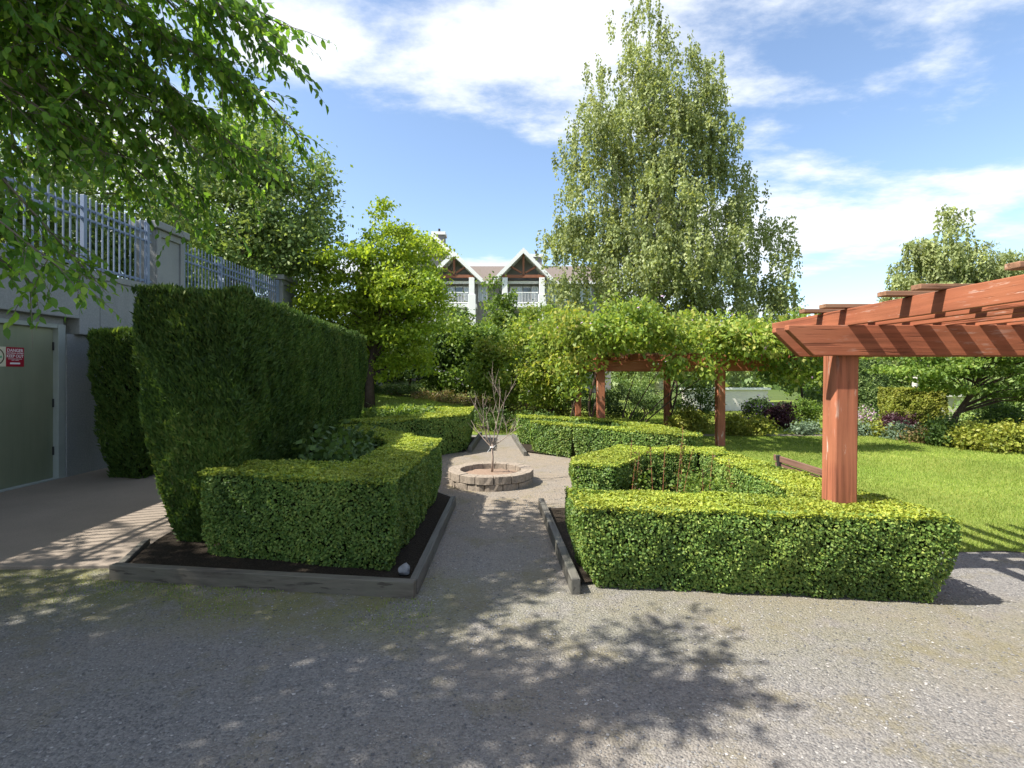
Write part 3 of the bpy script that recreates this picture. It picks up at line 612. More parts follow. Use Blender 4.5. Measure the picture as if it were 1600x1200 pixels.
# trees and tall shrubs across the back
def tall(label, px, top, Y, wpx, mt, n=9000, name='tall_shrub', cat='shrub', base_py=None, bark='bark', L=.14, trunk=.07, bloom=None, rc=.5, group='shrubs and trees across the back', flat=.7, droop=0.):
    x = (px-800)/F*Y; g = float(gh(x, Y)); zt = EYE-(top-HZ)/F*Y; w = wpx/F*Y/2; h = zt-g; q = random.Random(int(px*7+Y))
    lobes = [(x, Y, g+h*.42, w*.95, w*.8, h*.40)]
    for k in range(6):
        a = q.uniform(0, 6.28); f = q.uniform(.35, .8); lobes.append((x+math.cos(a)*w*.55, Y+math.sin(a)*w*.5, g+h*f, w*.5, w*.45, h*.2))
    lobes.append((x+q.uniform(-.2, .2)*w, Y, g+h*.82, w*.42, w*.4, h*.17))
    n = int(n*1.1); return plant(name, label, cat, (x, Y, g), lobes, max(24, n//170), n, rc, L*1.12, L*.38, mt, bark, trunk, 12, droop, group, flat, bloom=bloom)
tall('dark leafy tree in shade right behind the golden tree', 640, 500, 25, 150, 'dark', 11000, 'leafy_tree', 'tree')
tall('dense dark green shrub below the left house gable', 705, 480, 25.5, 130, 'dark', 10000)
tall('bright green young tree reaching up between the two house gables', 778, 428, 27, 84, 'green', 8500, 'leafy_tree', 'tree')
tall('mid green tree behind the bare sapling below the house', 750, 492, 24.5, 120, 'green', 9500, 'leafy_tree', 'tree')
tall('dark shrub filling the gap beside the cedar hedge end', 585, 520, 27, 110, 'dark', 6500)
tall('large broad green tree behind the vine beside the birch', 870, 478, 29, 120, 'green', 8500, 'leafy_tree', 'tree')
tall('pale green tree beyond the lawn left of the pergola post', 1255, 520, 27, 120, 'mid', 8000, 'leafy_tree', 'tree')
tall('mid green tree beyond the lawn below the pergola beam', 1345, 530, 29, 130, 'green', 8000, 'leafy_tree', 'tree')
tall('olive green tree behind the white wall beyond the lawn', 1420, 525, 26, 130, 'mid', 9000, 'leafy_tree', 'tree')
plant('birch_tree', 'slender birch standing beyond the lawn above the pergola rafters', 'tree', (18.6, 24, 0),
      pl_lobes([(1487, 340, 22, 26, 0, .6), (1470, 385, 42, 34, 0, 1), (1430, 385, 28, 26, 0, .7), (1500, 420, 60, 40, 0, 1.3), (1440, 430, 45, 40, .5, 1.2), (1415, 455, 26, 30, 0, .8), (1480, 480, 80, 50, 0, 1.7), (1460, 540, 80, 45, 0, 1.7), (1545, 430, 55, 40, .3, 1.3), (1590, 470, 60, 45, 0, 1.5), (1400, 480, 30, 36, 0, .9)], 24), 190, 42000, .6, .15, .045, 'birch', 'bark_birch', .15, 26, 1.8)
plant('conifer_tree', 'feathery green conifer beside the slender birch beyond the lawn', 'tree', (22.2, 24, 0),
      pl_lobes([(1545, 385, 12, 30, 0, .4), (1540, 420, 48, 18, 0, 1), (1590, 410, 40, 20, 0, 1), (1545, 455, 75, 22, 0, 1.4), (1610, 450, 60, 30, 0, 1.4), (1560, 500, 80, 36, 0, 1.8), (1620, 520, 70, 50, 0, 1.8)], 24), 150, 30000, .5, .22, .024, 'birch', 'bark', .2, 30, 0, flat=.3)
plant('maple_tree', 'bright green layered maple spreading over the shrubs beyond the lawn', 'tree', (11.2, 13.2, 0),
      [(10.4, 13.0, 2.35, 1.3, 1.1, .22), (11.6, 12.7, 2.55, 1.7, 1.2, .22), (12.9, 12.9, 2.3, 1.5, 1.2, .25), (9.9, 12.6, 1.9, .9, .8, .2), (11.0, 12.4, 1.95, 1.2, .9, .2), (12.4, 12.2, 1.85, 1.3, .9, .22), (12.2, 13.4, 2.85, 1.4, 1.2, .2), (10.9, 12.6, 1.5, .8, .7, .2), (13, 12.4, 1.35, 1.2, .9, .25)], 130, 24000, .32, .085, .026, 'green', 'bark', .09, 34, 0, flat=.22)
tall('shaded green tree behind the maple at the right of the lawn', 1560, 545, 19, 190, 'mid', 7000, 'leafy_tree', 'tree')
tall('green tree filling the background between birch and pergola beam', 1290, 545, 33, 150, 'green', 6500, 'leafy_tree', 'tree')
tall('green shrub in front of the house wall below the balconies', 690, 470, 31, 150, 'green', 8000)
tall('tall green shrub below the right house gable', 840, 474, 32, 130, 'green', 7500)
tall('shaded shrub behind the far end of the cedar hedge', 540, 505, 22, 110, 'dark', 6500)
for x, y, lb in ((-9.4, 7.4, 'leafy bush on the terrace right behind the fence posts'), (-9.5, 10.4, 'leafy bush on the terrace behind the first concrete pier'), (-9.6, 13.6, 'leafy bush on the terrace behind the lower fence'), (-9.8, 4.4, 'leafy bush on the terrace behind the fence near the cherry tree')):
    plant('terrace_bush', lb, 'shrub', (x, y, 3.5), [(x, y, 4.5, .9, 1.5, .9), (x-.4, y+.7, 5.2, .8, 1, .7), (x+.1, y-.7, 4.9, .8, 1, .8)], 70, 4600, .35, .13, .045, 'mid', 'bark', None, 14, group='bushes behind the fence')
# vines
vl = []
q = random.Random(12)
for k in range(40): vl.append((q.uniform(1.0, 7.4), q.uniform(11.5, 17.8), q.uniform(2.5, 3.15), q.uniform(.5, .9), q.uniform(.5, .9), q.uniform(.35, .55)))
for x in np.arange(1.35, 7.4, .42): vl.append((x, 11.35+q.uniform(-.1, .25), q.uniform(2.55, 2.95), .45, .4, q.uniform(.3, .45)))
for x, z in ((3.6, 2.1), (4.55, 1.95), (1.5, 1.9), (1.15, 2.1), (5.8, 2.15), (6.3, 2.0), (6.8, 2.0), (6.9, 2.2)): vl.append((x, 11.5+q.uniform(-.1, .5), z, .33, .35, .42))
wv = plant('climbing_vine', 'bright green flowering vine piled over the red timber pergola', 'vine', (2.5, 12.75, 0), vl, 430, 68000, .34, .11, .034, 'wist', 'bark', None, 10, 0, hang=.45, bloom=('lilac', .012, .7), crown='foliage')
b = MB()
for (x, y) in ((2.02, 12.75), (5.28, 16.7), (2.05, 16.8)):
    for ph in (0, 2.1): b.tube([(x+.10*math.cos(ph+z*3), y+.1*math.sin(ph+z*3), z) for z in np.linspace(-.05, 2.3, 14)], .03, 6)
b.build('stems', M['bark'], wv)
tall('vine draped green mass standing left of the pergola', 862, 468, 18.6, 120, 'wist', 15000, 'climbing_vine', 'vine', L=.10, trunk=.1, rc=.36, group=None)
tall('lower vine clad shrub behind the bare sapling tips', 782, 525, 19.4, 84, 'wist', 8500, 'climbing_vine', 'vine', L=.10, trunk=.08, rc=.34, group=None)
# low heath on the bank
for i, (px, py, Y, w, h, mt, lb) in enumerate(((600, 0, 22.5, 2.6, .5, 'dark', 'low dark ground cover shrub below the golden tree'), (668, 0, 22, 2.6, .5, 'heath', 'low brownish heath mound on the bank below the dark shrubs'), (735, 0, 21.2, 2.4, .5, 'heath', 'low russet heath mound behind the far path'),
        (800, 0, 20.4, 2.4, .5, 'heath', 'low rusty heath mound behind the bare sapling'), (852, 0, 19, 1.9, .45, 'yellowbush', 'low olive heath mound at the foot of the vine'), (905, 0, 18, 1.8, .45, 'yellowbush', 'low yellowish mound beside the vine pergola'))):
    x = (px-800)/F*Y; g = float(gh(x, Y))
    plant('heath_shrub', lb, 'shrub', (x, Y, g), [(x, Y, g+h*.3, w*.62, .7, h*.6), (x-w*.3, Y+.3, g+h*.25, w*.4, .6, h*.5), (x+w*.35, Y-.2, g+h*.25, w*.4, .6, h*.5)], 50, 4200, .2, .08, .02, mt, 'bark', None, 10, group='low heath on the bank')
# shrubs beyond the pergola and lawn
def shrub(label, px, base_py, hpx, wpx, mt, n=2600, L=.075, bloom=None, Y=None, rc=.2):
    Y = Y or 1440/(base_py-HZ); x = (px-800)/F*Y; g = float(gh(x, Y)); w = wpx/F*Y/2; h = hpx/F*Y
    return plant('garden_shrub', label, 'shrub', (x, Y, g), [(x, Y, g+h*.45, w*.85, w*.7, h*.45), (x-w*.45, Y-.1, g+h*.4, w*.5, w*.45, h*.36), (x+w*.45, Y+.1, g+h*.42, w*.5, w*.45, h*.36), (x+w*.1, Y, g+h*.72, w*.5, w*.45, h*.24)], max(26, n//70), n, rc, L, L*.3, mt, 'bark', None, 12, group='shrubs along the garden path', bloom=bloom)
shrub('yellow green mounded shrub behind the middle pergola post', 1072, 678, 38, 70, 'yellowbush', 3200)
shrub('dark rounded evergreen behind the vine pergola centre', 1090, 672, 78, 80, 'dark', 4200, Y=18)
shrub('dark evergreen shrub framed by the pergola posts', 985, 668, 60, 120, 'dark', 4500, Y=19)
shrub('light green shrub behind the pergola front beam', 1010, 660, 110, 130, 'mid', 5500, Y=22)
shrub('olive green mound right of the tall pergola post', 1150, 680, 34, 50, 'yellowbush', 2600)
shrub('dark shrub with violet flowers beside the garden path', 1188, 672, 52, 66, 'dark', 3600, bloom=('violet', .12, 1.), Y=17)
shrub('yellow green mound in front of the violet flowered shrub', 1184, 681, 28, 52, 'yellowbush', 2200)
shrub('deep purple brown shrub beside the garden path lawn', 1222, 672, 44, 52, 'purple', 3200, Y=16.5)
shrub('broad green shrub at the end of the garden path', 1252, 664, 40, 70, 'green', 3600, Y=19)
shrub('small grey green cushion plant beside the garden path', 1258, 684, 18, 32, 'blueish', 1300, Y=14.95)
shrub('lilac flowering bush between red post and purple shrub', 1348, 672, 34, 50, 'mid', 2600, bloom=('lilac', .45, .9), Y=16)
shrub('small grey green cushion plant at the lawn edge', 1346, 685, 16, 30, 'blueish', 1200, Y=14.7)
shrub('yellow green low plant beside the purple shrub', 1372, 684, 22, 36, 'yellowbush', 1500, Y=14.6)
shrub('round dark purple barberry at the lawn edge', 1398, 684, 40, 64, 'purple', 4200, .055, Y=14.6)
shrub('pale green cushion spilling over the lawn edge', 1408, 688, 22, 52, 'blueish', 2000, Y=13.9)
shrub('reddish tipped low shrub at the lawn edge', 1445, 692, 22, 44, 'heath', 1800, Y=13.2)
shrub('dark green shrub shaded below the layered maple', 1478, 700, 46, 54, 'dark', 3000, Y=12.6)
shrub('yellow leaved rounded shrub below the maple branches', 1520, 702, 40, 62, 'yellowbush', 3400, Y=12.1)
shrub('green and yellow shrub at the right end of the lawn border', 1572, 710, 46, 70, 'yellowbush', 3600, Y=11.6)
shrub('dark green shrub behind the yellow border shrubs', 1560, 690, 66, 90, 'dark', 3600, Y=13.6)
shrub('broad dark shrub under the vine at the pergola back', 925, 652, 66, 90, 'dark', 3600, Y=20)
hedge('box_hedge', 'tall square yellow green hedge between barberry and maple', [(11.0, 14.7), (12.3, 14.4), (12.4, 15.6), (11.2, 15.7)], 1.35, 2200, .06, .02, 'yellowbush', 'yellowbush', taper=.05, amp=.05)
hedge('box_hedge', 'tall clipped hedge beside the white wall beyond the lawn', [(11.6, 17.4), (12.8, 17.3), (12.8, 18.2), (11.6, 18.3)], 2.3, 1500, .08, .026, 'yellowbush', 'mid', taper=.05, amp=.05)
wl_ = empty('garden_wall', (13.5, 19.5, 0), 'low off white rendered wall glimpsed beyond the lawn', 'wall')
MB().box(12.6, 17, 19.4, 19.7, -.1, .9).build('wall', M['off_white'], wl_); MB().box(12.5, 17.1, 19.3, 19.8, .9, 1.0).build('coping', M['white_paint'], wl_, .01)
# rock outcrop-like pale wall piece behind the pergola
w2 = empty('garden_wall', (8.8, 24.5, 0), 'pale low wall glimpsed under the vine pergola', 'wall')
MB().box(8.2, 12.2, 24.4, 24.7, -.1, 1.0).build('wall', M['off_white'], w2); MB().box(8.1, 12.3, 24.3, 24.8, 1.0, 1.1).build('coping', M['white_paint'], w2, .01)
x0 = -.45
plant('heath_shrub', 'low dark ground cover closing off the end of the far path', 'shrub', (x0, 15.7, 0), [(x0-1.1, 15.8, .35, .8, .5, .38), (x0, 15.7, .33, .9, .5, .36), (x0+1.1, 15.8, .32, .8, .5, .34)], 70, 5000, .2, .07, .022, 'dark', 'bark', None, 14, group='low heath on the bank')  # ground cover put in here; its dark leaf colour stands for shade
# planting inside the beds
plant('bramble_shrub', 'dark large leaved shrub inside the left bed against the cedar hedge', 'shrub', (-2.35, 6.5, .06), [(-2.3, 6.5, .55, .42, .8, .42), (-2.4, 7.3, .7, .4, .6, .4), (-2.15, 6.0, .6, .3, .35, .3)], 60, 2600, .2, .085, .032, 'dark', 'bark', None, 16, flat=.8)
for (x, y, lb) in ((-2.9, 12.0, 'leafy perennial clump in the far left bed near the golden tree'), (-2.6, 12.9, 'low green perennial clump beside the shaded box hedge')):
    plant('perennial_plant', lb, 'plant', (x, y, .03), [(x, y, .5, .7, .6, .5)], 60, 3600, .2, .14, .022, 'green', 'bark', None, 8)
plant('garden_shrub', 'low leafy shrub inside the bed before the vine pergola', 'shrub', (1.7, 11.9, .03), [(1.6, 11.8, .35, .8, .3, .3), (2.2, 11.3, .3, .3, .5, .28)], 50, 3000, .16, .06, .02, 'mid', 'bark', None, 8)
plant('garden_shrub', 'low mixed green planting inside the rose bed by the pergola post', 'shrub', (1.9, 5.8, .03), [(1.6, 5.5, .22, .7, .45, .24), (2.2, 6.1, .3, .5, .6, .3), (1.5, 6.3, .25, .4, .5, .26)], 70, 5200, .14, .045, .016, 'green', 'bark', None, 12)
q = random.Random(31)
for i in range(11):
    x, y = q.uniform(1.25, 2.6), q.uniform(5.3, 6.8); h = q.uniform(.75, 1.12); r = empty('rose_stem', (x, y, .03), 'thin leafy rose cane rising above the box hedge of the rose bed', 'plant', 'rose canes in the bed')
    d = Vector((q.uniform(-.1, .1), q.uniform(-.1, .1), h)); b0 = Vector((x, y, .0))
    MB().tube([b0, b0+d*.5+Vector((q.uniform(-.03, .03), 0, 0)), b0+d], [.005, .004, .0025], 5).build('stem', M['truss'], r)
    k = 46; f = rng.uniform(.35, 1.02, k); P = np.array(b0)+f[:, None]*np.array(d)+rng.normal(0, .018, (k, 3)); D = unit(rng.normal(0, 1, (k, 3))+[0, 0, .3])
    o = link('leaves', np_mesh('leaves', leaf_verts(P, D, rng.normal(0, 1, (k, 3)), .042, .011), 4, rng.random(k)), G['rosestem'], r); o['kind'] = 'stuff'

# ------------------------------------------------------------------ near tree whose branches overhang from the upper left
TB = Vector((-6.5, .6, 0))
nt = empty('cherry_tree', TB, 'large leafy tree whose drooping branches overhang the door and the tall hedge', 'tree')
MB().tube([TB+Vector((0, 0, -.2)), TB+Vector((.1, .1, 1.5)), TB+Vector((.15, .3, 3.2)), TB+Vector((.3, .6, 5)), TB+Vector((.2, .8, 7))], [.3, .2, .17, .13, .06], 10).build('trunk', M['bark_grey'], nt, smooth=True)
q = random.Random(77)
hub = TB+Vector((.25, .5, 4.4))
tips = []                                        # sprays end at photo pixels, at depths between 3.4 and 6.4 m
for px, py, Y in ((455, 95, 4.6), (470, 215, 5.4), (430, 160, 5.0), (400, 300, 5.8), (420, 255, 5.6), (345, 330, 5.6), (370, 230, 5.2), (300, 350, 5.4), (320, 250, 5.0), (255, 225, 4.8), (285, 150, 4.6), (360, 120, 4.6),
                  (180, 250, 4.5), (110, 250, 4.3), (40, 250, 4.2), (120, 180, 4.3), (210, 160, 4.4), (30, 170, 4.2), (70, 90, 4.2), (160, 80, 4.2), (250, 70, 4.4), (330, 40, 4.4), (400, 30, 4.5),
                  (150, 440, 4.4), (60, 450, 4.0), (95, 420, 3.9), (220, 300, 5.6), (330, 190, 6.0), (150, 150, 5.6), (60, 200, 5.4), (270, 290, 6.0), (440, 40, 4.8), (390, 190, 6.0), (100, 30, 4.6), (300, 10, 4.8), (200, 10, 4.6)):
    tips.append(at(px, py, Y))
for k in range(88):                              # unseen rest of the crown, sprays set sunward to shade the foreground
    z = q.uniform(4.3, 7.6); tips.append(Vector((q.uniform(-5.5, .55)-LX*z, q.uniform(1.2, 6.2)-LY*z, z)))
for k in range(22): z = q.uniform(5, 7.6); tips.append(Vector((q.uniform(-5.2, .2)-LX*z, q.uniform(1.9, 3.7)-LY*z, z)))  # extra unseen sprays added to deepen the foreground shade
for k in range(16): z = q.uniform(5, 7.4); tips.append(Vector((q.uniform(-5.5, -.9)-LX*z, q.uniform(2.9, 4.6)-LY*z, z)))  # more unseen sprays, added to shade the left foreground
for k in range(7): z = q.uniform(4.4, 5.8); tips.append(Vector((q.uniform(.7, 1.4)-LX*z, q.uniform(2.75, 3.8)-LY*z, z)))  # unseen sprays added to cast the dapples on the right
lb = MB(); PL, DL, NL, SL = [], [], [], []
for tip in tips:
    a = hub+Vector((q.uniform(-.1, .1), q.uniform(-.1, .1), q.uniform(-.6, 1.6))); ln = (tip-a).length
    m1 = a.lerp(tip, .4)+Vector((0, 0, .16*ln)); m2 = a.lerp(tip, .75)+Vector((0, 0, .10*ln)); pts = [a, m1, m2, tip]
    lb.tube(pts, [.035, .022, .013, .005], 6)
    nt_ = int(20+9*ln)
    for j in range(nt_):
        f = q.uniform(.38, 1.0); g = f*3; i = min(2, int(g)); p = pts[i].lerp(pts[i+1], g-i); dl = (pts[i+1]-pts[i]).normalized()
        td = (dl*q.uniform(.3, 1)+Vector((q.uniform(-1, 1), q.uniform(-1, 1), q.uniform(-.9, .25)))*.85).normalized(); tl = q.uniform(.22, .5)
        if p.y > 2.5 and abs(p.x) < p.y*1.05: lb.tube([p, p+td*tl*.55+Vector((0, 0, -.01)), p+td*tl+Vector((0, 0, -.05))], [.0045, .003, .0015], 3)
        k = 10; u = np.linspace(.12, 1.02, k); P = np.array(p)+u[:, None]*np.array(td*tl)+np.array([0, 0, -.05])*(u**2)[:, None]
        D = unit(np.array(td)*.55+rng.normal(0, .5, (k, 3))+np.array([0, 0, -.55])); PL.append(P); DL.append(D); NL.append(unit(rng.normal(0, .5, (k, 3))+[0, -.1, .7])); SL.append(rng.uniform(.06, .105, k))
lb.build('limbs', M['bark_grey'], nt)
PL, DL, NL, SL = np.concatenate(PL), np.concatenate(DL), np.concatenate(NL), np.concatenate(SL)
pxx = 800+F*PL[:, 0]/np.maximum(PL[:, 1], .1); pyy = HZ-F*(PL[:, 2]-EYE)/np.maximum(PL[:, 1], .1)
ok = ~((PL[:, 1] > 2) & (pxx < 70) & (pxx > -10) & (pyy > 515)); PL, DL, NL, SL, pxx, pyy = PL[ok], DL[ok], NL[ok], SL[ok], pxx[ok], pyy[ok]     # twigs end above the sign
vis = (PL[:, 1] > 2) & (pxx > 2) & (pxx < 600) & (pyy > 5); near = np.argsort(np.where(vis, PL[:, 1], 1e9))[:290]
keep = np.ones(len(PL), bool); keep[near] = False
# leaves with a pointed oval outline for the whole crown
def oval(P, D, N, L, W):
    D = unit(D); S = unit(np.cross(N, D)); U = np.cross(D, S); L = L[:, None]; W = W[:, None]; V = np.empty((len(P), 6, 3))
    for i, (f, w, u) in enumerate(((0, 0, 0), (.28, .85, .10), (.62, .8, .06), (1, 0, -.12), (.62, -.8, .06), (.28, -.85, .10))): V[:, i] = P+D*L*f+S*W*w+U*L*u
    return V.reshape(-1, 3)
kv, ko = keep & vis, keep & ~vis & (rng.random(len(PL)) < .66); SL = np.where(vis, SL, SL*1.22)
o = link('crown', np_mesh('crown', oval(PL[kv], DL[kv], NL[kv], SL[kv], SL[kv]*.27), 6, rng.beta(2, 2.4, kv.sum())), G['over'], nt); o['kind'] = 'stuff'
o = link('unseen_crown', np_mesh('unseen_crown', leaf_verts(PL[ko], DL[ko], NL[ko], SL[ko], SL[ko]*.27), 4, rng.beta(2, 2.4, ko.sum())), G['over'], nt); o['kind'] = 'stuff'
lms = []
for k in range(8):
    me = np_mesh('leaf', oval(np.zeros((1, 3)), np.array([[1., 0, 0]]), np.array([[0, 0, 1.]]), np.array([1.]), np.array([.27])), 6, np.array([.15+.1*k])); me.materials.append(G['over']); lms.append(me)
for j in near:
    o = bpy.data.objects.new('leaf', lms[j % 8]); COL.objects.link(o); o.parent = nt; o.location = Vector(PL[j])-TB; o.scale = (SL[j],)*3
    d = Vector(DL[j]); s = Vector(NL[j]).cross(d).normalized(); u = d.cross(s)
    from mathutils import Matrix
    o.rotation_euler = Matrix((d, s, u)).transposed().to_euler()

# ------------------------------------------------------------------ house behind
HY = 45.0
def hp(px, py, Y=HY): return at(px, py, Y)
hs = empty('apartment_house', (0, HY+3, 1), 'taupe house with white trimmed gables and balconies rising behind the trees', 'building')
fz = 7.9
b = MB(); b.box(-14, 9, HY+1.6, HY+11, 0, 10.3); b.build('wall', M['taupe'], hs)
b = MB(); b.extr([(-14.6, HY+.9, 9.95), (-14.6, HY+5.5, 12.35), (-14.6, HY+12, 9.95)], (24.2, 0, 0)); rf = b.build('roof', M['shingle'], hs)
MB().box(-14.6, 9.6, HY+.82, HY+.9, 9.8, 10.05).build('gutter', M['white_paint'], hs)
def gable(px, apex, half, eave, right_col, left_col):
    a = hp(px, apex); e = EYE-(eave-HZ)/F*HY; w = half/F*HY; d = 6
    g = MB(); th = .18
    for s in (-1, 1):
        g.extr([(a.x, HY, a.z), (a.x+s*w, HY, e), (a.x+s*w, HY, e-th), (a.x, HY, a.z-th*1.3)], (0, d, 0))
    gr = g.build('gable_roof', M['shingle'], hs)
    for s in (-1, 1):
        MB().extr([(a.x, HY-.08, a.z+.06), (a.x+s*(w+.08), HY-.08, e+.02), (a.x+s*(w+.02), HY-.08, e-.34), (a.x, HY-.08, a.z-.42)], (0, .1, 0)).build('fascia', M['white_paint'], gr)
        MB().extr([(a.x, HY+.05, a.z-.30), (a.x+s*w*.95, HY+.05, e-.20), (a.x+s*w*.95, HY+.05, e-.26), (a.x, HY+.05, a.z-.36)], (0, 1.6, 0)).build('soffit', M['white_paint'], gr)
    zt = e+.10
    MB().bar((a.x-w*.72, HY+.3, zt+.25), (a.x+w*.72, HY+.3, zt+.25), .2, .26).build('truss_beam', M['truss'], hs)
    MB().bar((a.x, HY+.3, zt+.3), (a.x, HY+.3, a.z-.4), .18, .2, (0, 1, 0)).build('truss_post', M['truss'], hs)
    for s in (-1, 1): MB().bar((a.x+s*w*.06, HY+.32, zt+.55), (a.x+s*w*.42, HY+.32, zt+1.12), .16, .2, (0, 1, 0)).build('truss_brace', M['truss'], hs)
    MB().extr([(a.x-w*.8, HY+1.5, 0), (a.x+w*.8, HY+1.5, 0), (a.x+w*.8, HY+1.5, e+.3), (a.x, HY+1.5, a.z-.4), (a.x-w*.8, HY+1.5, e+.3)], (0, 3, 0)).build('gable_wall', M['taupe'], hs)
    MB().box(a.x-w*.78, a.x+w*.78, HY+.05, HY+1.5, fz-.3, fz).build('balcony_floor', M['white_paint'], hs)
    MB().box(a.x-w*.78, a.x+w*.78, HY+.3, HY+1.5, 4.6, 5.0).build('balcony_floor', M['white_paint'], hs)
    for x in (a.x-w*.62, a.x+w*.62):
        MB().box(x-.24, x+.24, HY+.1, HY+.58, fz-.4, zt+.12).build('column', M['white_paint'], hs, .02)
        MB().box(x-.34, x+.34, HY+.04, HY+.64, 0, fz+.85).build('column_base', M['white_paint'], hs, .02)
    rl = MB(); x0, x1 = a.x-w*.62+.34, a.x+w*.62-.34
    rl.box(x0, x1, HY+.3, HY+.36, fz+1.0, fz+1.08); rl.box(x0, x1, HY+.3, HY+.36, fz+.1, fz+.16); rr = rl.build('railing', M['white_paint'], hs)
    bl = MB()
    for k in range(int((x1-x0)/.13)): bl.box(x0+.05+k*.13, x0+.085+k*.13, HY+.315, HY+.345, fz+.16, fz+1.0)
    bo = bl.build('balusters', M['white_paint'], rr); bo['kind'] = 'stuff'
    for i, (f0, f1, m) in enumerate(((-.42, -.02, 'curtain'), (0., .26, 'glass'), (.28, .50, 'curtain'))):
        wf = MB().box(a.x+f0*w-.06, a.x+f1*w+.06, HY+1.43, HY+1.5, fz+.02, fz+1.75).build('window', M['white_paint'], hs)
        MB().box(a.x+f0*w+.03, a.x+f1*w-.03, HY+1.40, HY+1.43, fz+.1, fz+1.66).build('pane', M[m], wf)
gable(818, 388, 47, 437, 1, 1); gable(709, 393, 45, 437, 1, 1)
a = hp(678, 366, HY+3)                          # larger gable behind on the left
b = MB()
for s in (-1, 1): b.extr([(a.x, HY+3, a.z), (a.x+s*5.2, HY+3, a.z-5.0), (a.x+s*5.2, HY+3, a.z-5.25), (a.x, HY+3, a.z-.25)], (0, 7, 0))
bg_ = b.build('gable_roof', M['shingle'], hs)
MB().extr([(a.x-4.8, HY+3.3, 6), (a.x+4.8, HY+3.3, 6), (a.x+4.8, HY+3.3, a.z-4.9), (a.x, HY+3.3, a.z-.3), (a.x-4.8, HY+3.3, a.z-4.9)], (0, 5, 0)).build('gable_wall', M['taupe'], hs)
for s in (-1, 1): MB().extr([(a.x, HY+2.9, a.z+.05), (a.x+s*5.25, HY+2.9, a.z-5.0), (a.x+s*5.2, HY+2.9, a.z-5.4), (a.x, HY+2.9, a.z-.42)], (0, .12, 0)).build('fascia', M['white_paint'], bg_)
for px, top, Y, hh in ((685, 362, HY+6, 1.6), (838, 397, HY+5, 1.5)):
    c = hp(px, top, Y); w = 11/F*Y
    ch = MB().box(c.x-w*.8, c.x+w*.8, Y, Y+1.3, c.z-hh-.4, c.z-.25).build('chimney', M['taupe'], hs)
    MB().box(c.x-w, c.x+w, Y-.12, Y+1.42, c.z-.3, c.z).build('chimney_cap', M['white_paint'], ch)
    MB().tube([(c.x, Y+.6, c.z), (c.x, Y+.6, c.z+.45)], .12, 8).build('flue', M['dark_metal'], ch)
for px0, px1, py0, py1, m in ((748, 760, 446, 470, 'curtain'), (852, 874, 444, 470, 'curtain'), (884, 900, 446, 470, 'glass'), (906, 922, 446, 470, 'curtain')):
    p0, p1 = hp(px0, py1, HY+1.6), hp(px1, py0, HY+1.6)
    wf = MB().box(p0.x-.1, p1.x+.1, HY+1.5, HY+1.6, p0.z-.1, p1.z+.1).build('window', M['white_paint'], hs)
    MB().box(p0.x, p1.x, HY+1.46, HY+1.5, p0.z, p1.z).build('pane', M[m], wf)
    MB().box((p0.x+p1.x)/2-.03, (p0.x+p1.x)/2+.03, HY+1.44, HY+1.46, p0.z, p1.z).build('mullion', M['white_paint'], wf)
tall('pointed dark conifer tip behind the house roof ridge', 794, 400, 58, 14, 'dark', 1500, 'conifer_tree', 'tree', L=.4, group=None, rc=.3)

# ------------------------------------------------------------------ far woodland, grass, pebbles
k = 9000; th = rng.uniform(-1.2, 1.35, k); rr = rng.uniform(62, 82, k); hgt = 4.2+1.6*np.sin(th*9)+1.2*np.sin(th*23+1)
P = np.stack([rr*np.sin(th), rr*np.cos(th), rng.random(k)**.8*hgt], 1); D = unit(rng.normal(0, 1, (k, 3)))
o = link('far_woodland', np_mesh('far_woodland', leaf_verts(P, D, unit(rng.normal(0, .6, (k, 3))+[0, -.6, .5]), .9*1.6, .6), 4, rng.beta(2, 2, k)), G['mid'])
tag(o, 'distant belt of trees closing off the garden behind everything', 'woodland', kind='stuff')
def blades(name, P, L, W, label, mt='grass'):
    k = len(P); D = unit(rng.normal(0, .45, (k, 3))+[0, 0, 1]); S = unit(np.cross(D, rng.normal(0, 1, (k, 3)))); V = np.empty((k, 3, 3)); Ls = (L*rng.uniform(.5, 1.3, k))[:, None]; W = np.asarray(W)[:, None] if np.ndim(W) else W
    V[:, 0] = P-S*W; V[:, 1] = P+S*W; V[:, 2] = P+D*Ls
    o = link(name, np_mesh(name, V.reshape(-1, 3), 3, np.clip(rng.beta(2, 2, k)+.25*lumps(P, .9, 3)+.1*lumps(P, 3, 1), 0, 1)), G[mt]); tag(o, label, 'grass', kind='stuff'); return o
k = 215000; y = 4.9+(14.5-4.9)*rng.random(k)**1.35; x = rng.uniform(3.45, 15.5, k); P = np.stack([x, y, np.full(k, .008)], 1)
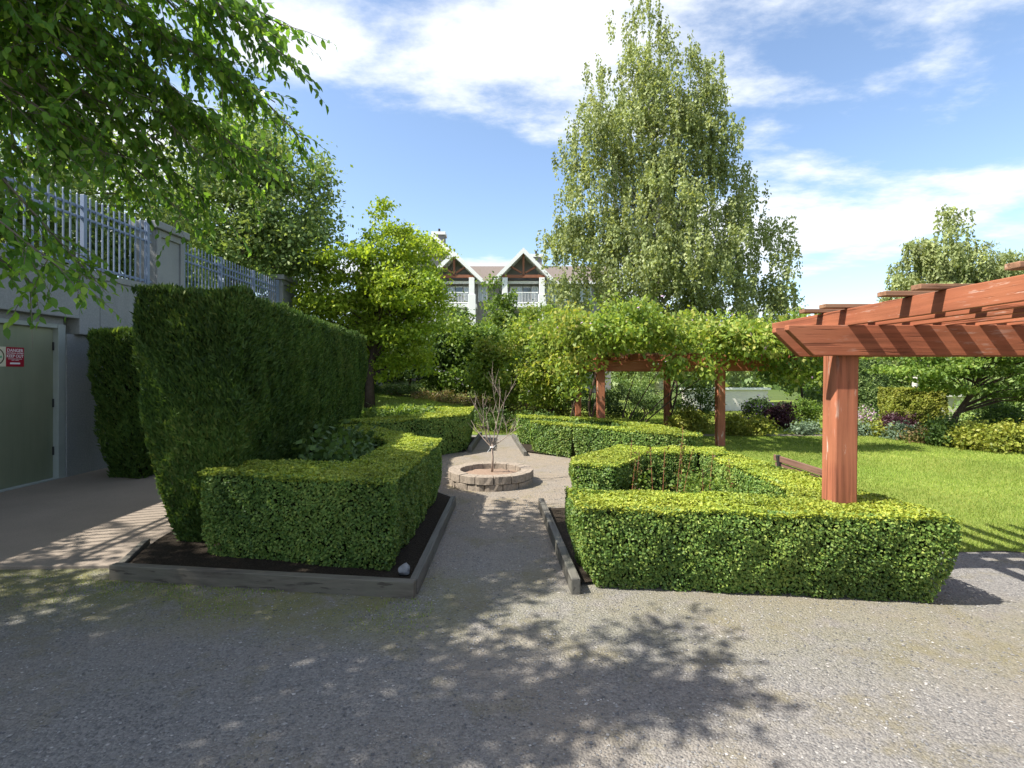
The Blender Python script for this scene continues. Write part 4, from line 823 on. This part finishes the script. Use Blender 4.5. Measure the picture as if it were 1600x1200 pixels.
P = P[inpoly(P, LAWN) & (x < y*1.12+.6)]; blades('lawn_grass', P, .042, .0036*(P[:, 1]/6)**.7, 'mown grass blades covering the sunny lawn')
k = 60000; x = rng.uniform(-8, 12, k); y = rng.uniform(15.1, 23, k); P = np.stack([x, y, gh(x, y)+.004], 1); blades('bank_grass', P, .09, .008, 'grass blades on the shaded bank behind the beds')
k = 2600; x = rng.uniform(-4.4, -.6, k); y = 4.0-.134*x-rng.random(k)**1.6*.55-.03; P = np.stack([x, y, 0*x], 1); blades('moss_tufts', P[lumps(P, 3.5) > .05], .022, .003, 'tiny moss and grass tufts along the front timber edging')
def pebbles(name, n, xr, yr, s0, s1, label, mat):
    base = np.array([(1, 0, 0), (0, 1, 0), (-1, 0, 0), (0, -1, 0), (0, 0, .7), (0, 0, -.7)], float); tri = [(0, 1, 4), (1, 2, 4), (2, 3, 4), (3, 0, 4)]
    y = yr[0]+(yr[1]-yr[0])*rng.random(n)**1.7; x = rng.uniform(*xr, n); s = rng.uniform(s0, s1, n)*rng.uniform(.6, 1, n)
    a = rng.uniform(0, 6.28, n); B = base[None]*(1+rng.normal(0, .25, (n, 6, 1))); B = B*np.stack([s*rng.uniform(.7, 1.4, n), s, s*.6], 1)[:, None, :]
    c, q = np.cos(a)[:, None], np.sin(a)[:, None]; X = B[:, :, 0]*c-B[:, :, 1]*q; Yy = B[:, :, 0]*q+B[:, :, 1]*c
    V = np.stack([X+x[:, None], Yy+y[:, None], B[:, :, 2]+.001+.2*s[:, None]], 2)[:, np.array(tri)].reshape(-1, 3)
    o = link(name, np_mesh(name, V, 3, np.repeat(rng.random(n), 4)), mat); return tag(o, label, 'gravel', kind='stuff')
M['pebble'] = leaf_mat('pebble', [(0.08, 0.08, 0.084), (0.152, 0.152, 0.156), (0.224, 0.22, 0.212), (0.336, 0.32, 0.304)], 0., .8, 2.)
pebbles('path_gravel', 9000, (-2.6, 3.2), (6.5, 14.5), .005, .013, 'small stones strewn over the pale gravel round the planter', M['pebble'])
pebbles('loose_gravel', 36000, (-4.6, 5.6), (1.9, 6.5), .003, .011, 'loose grey gravel stones scattered over the path', M['pebble'])
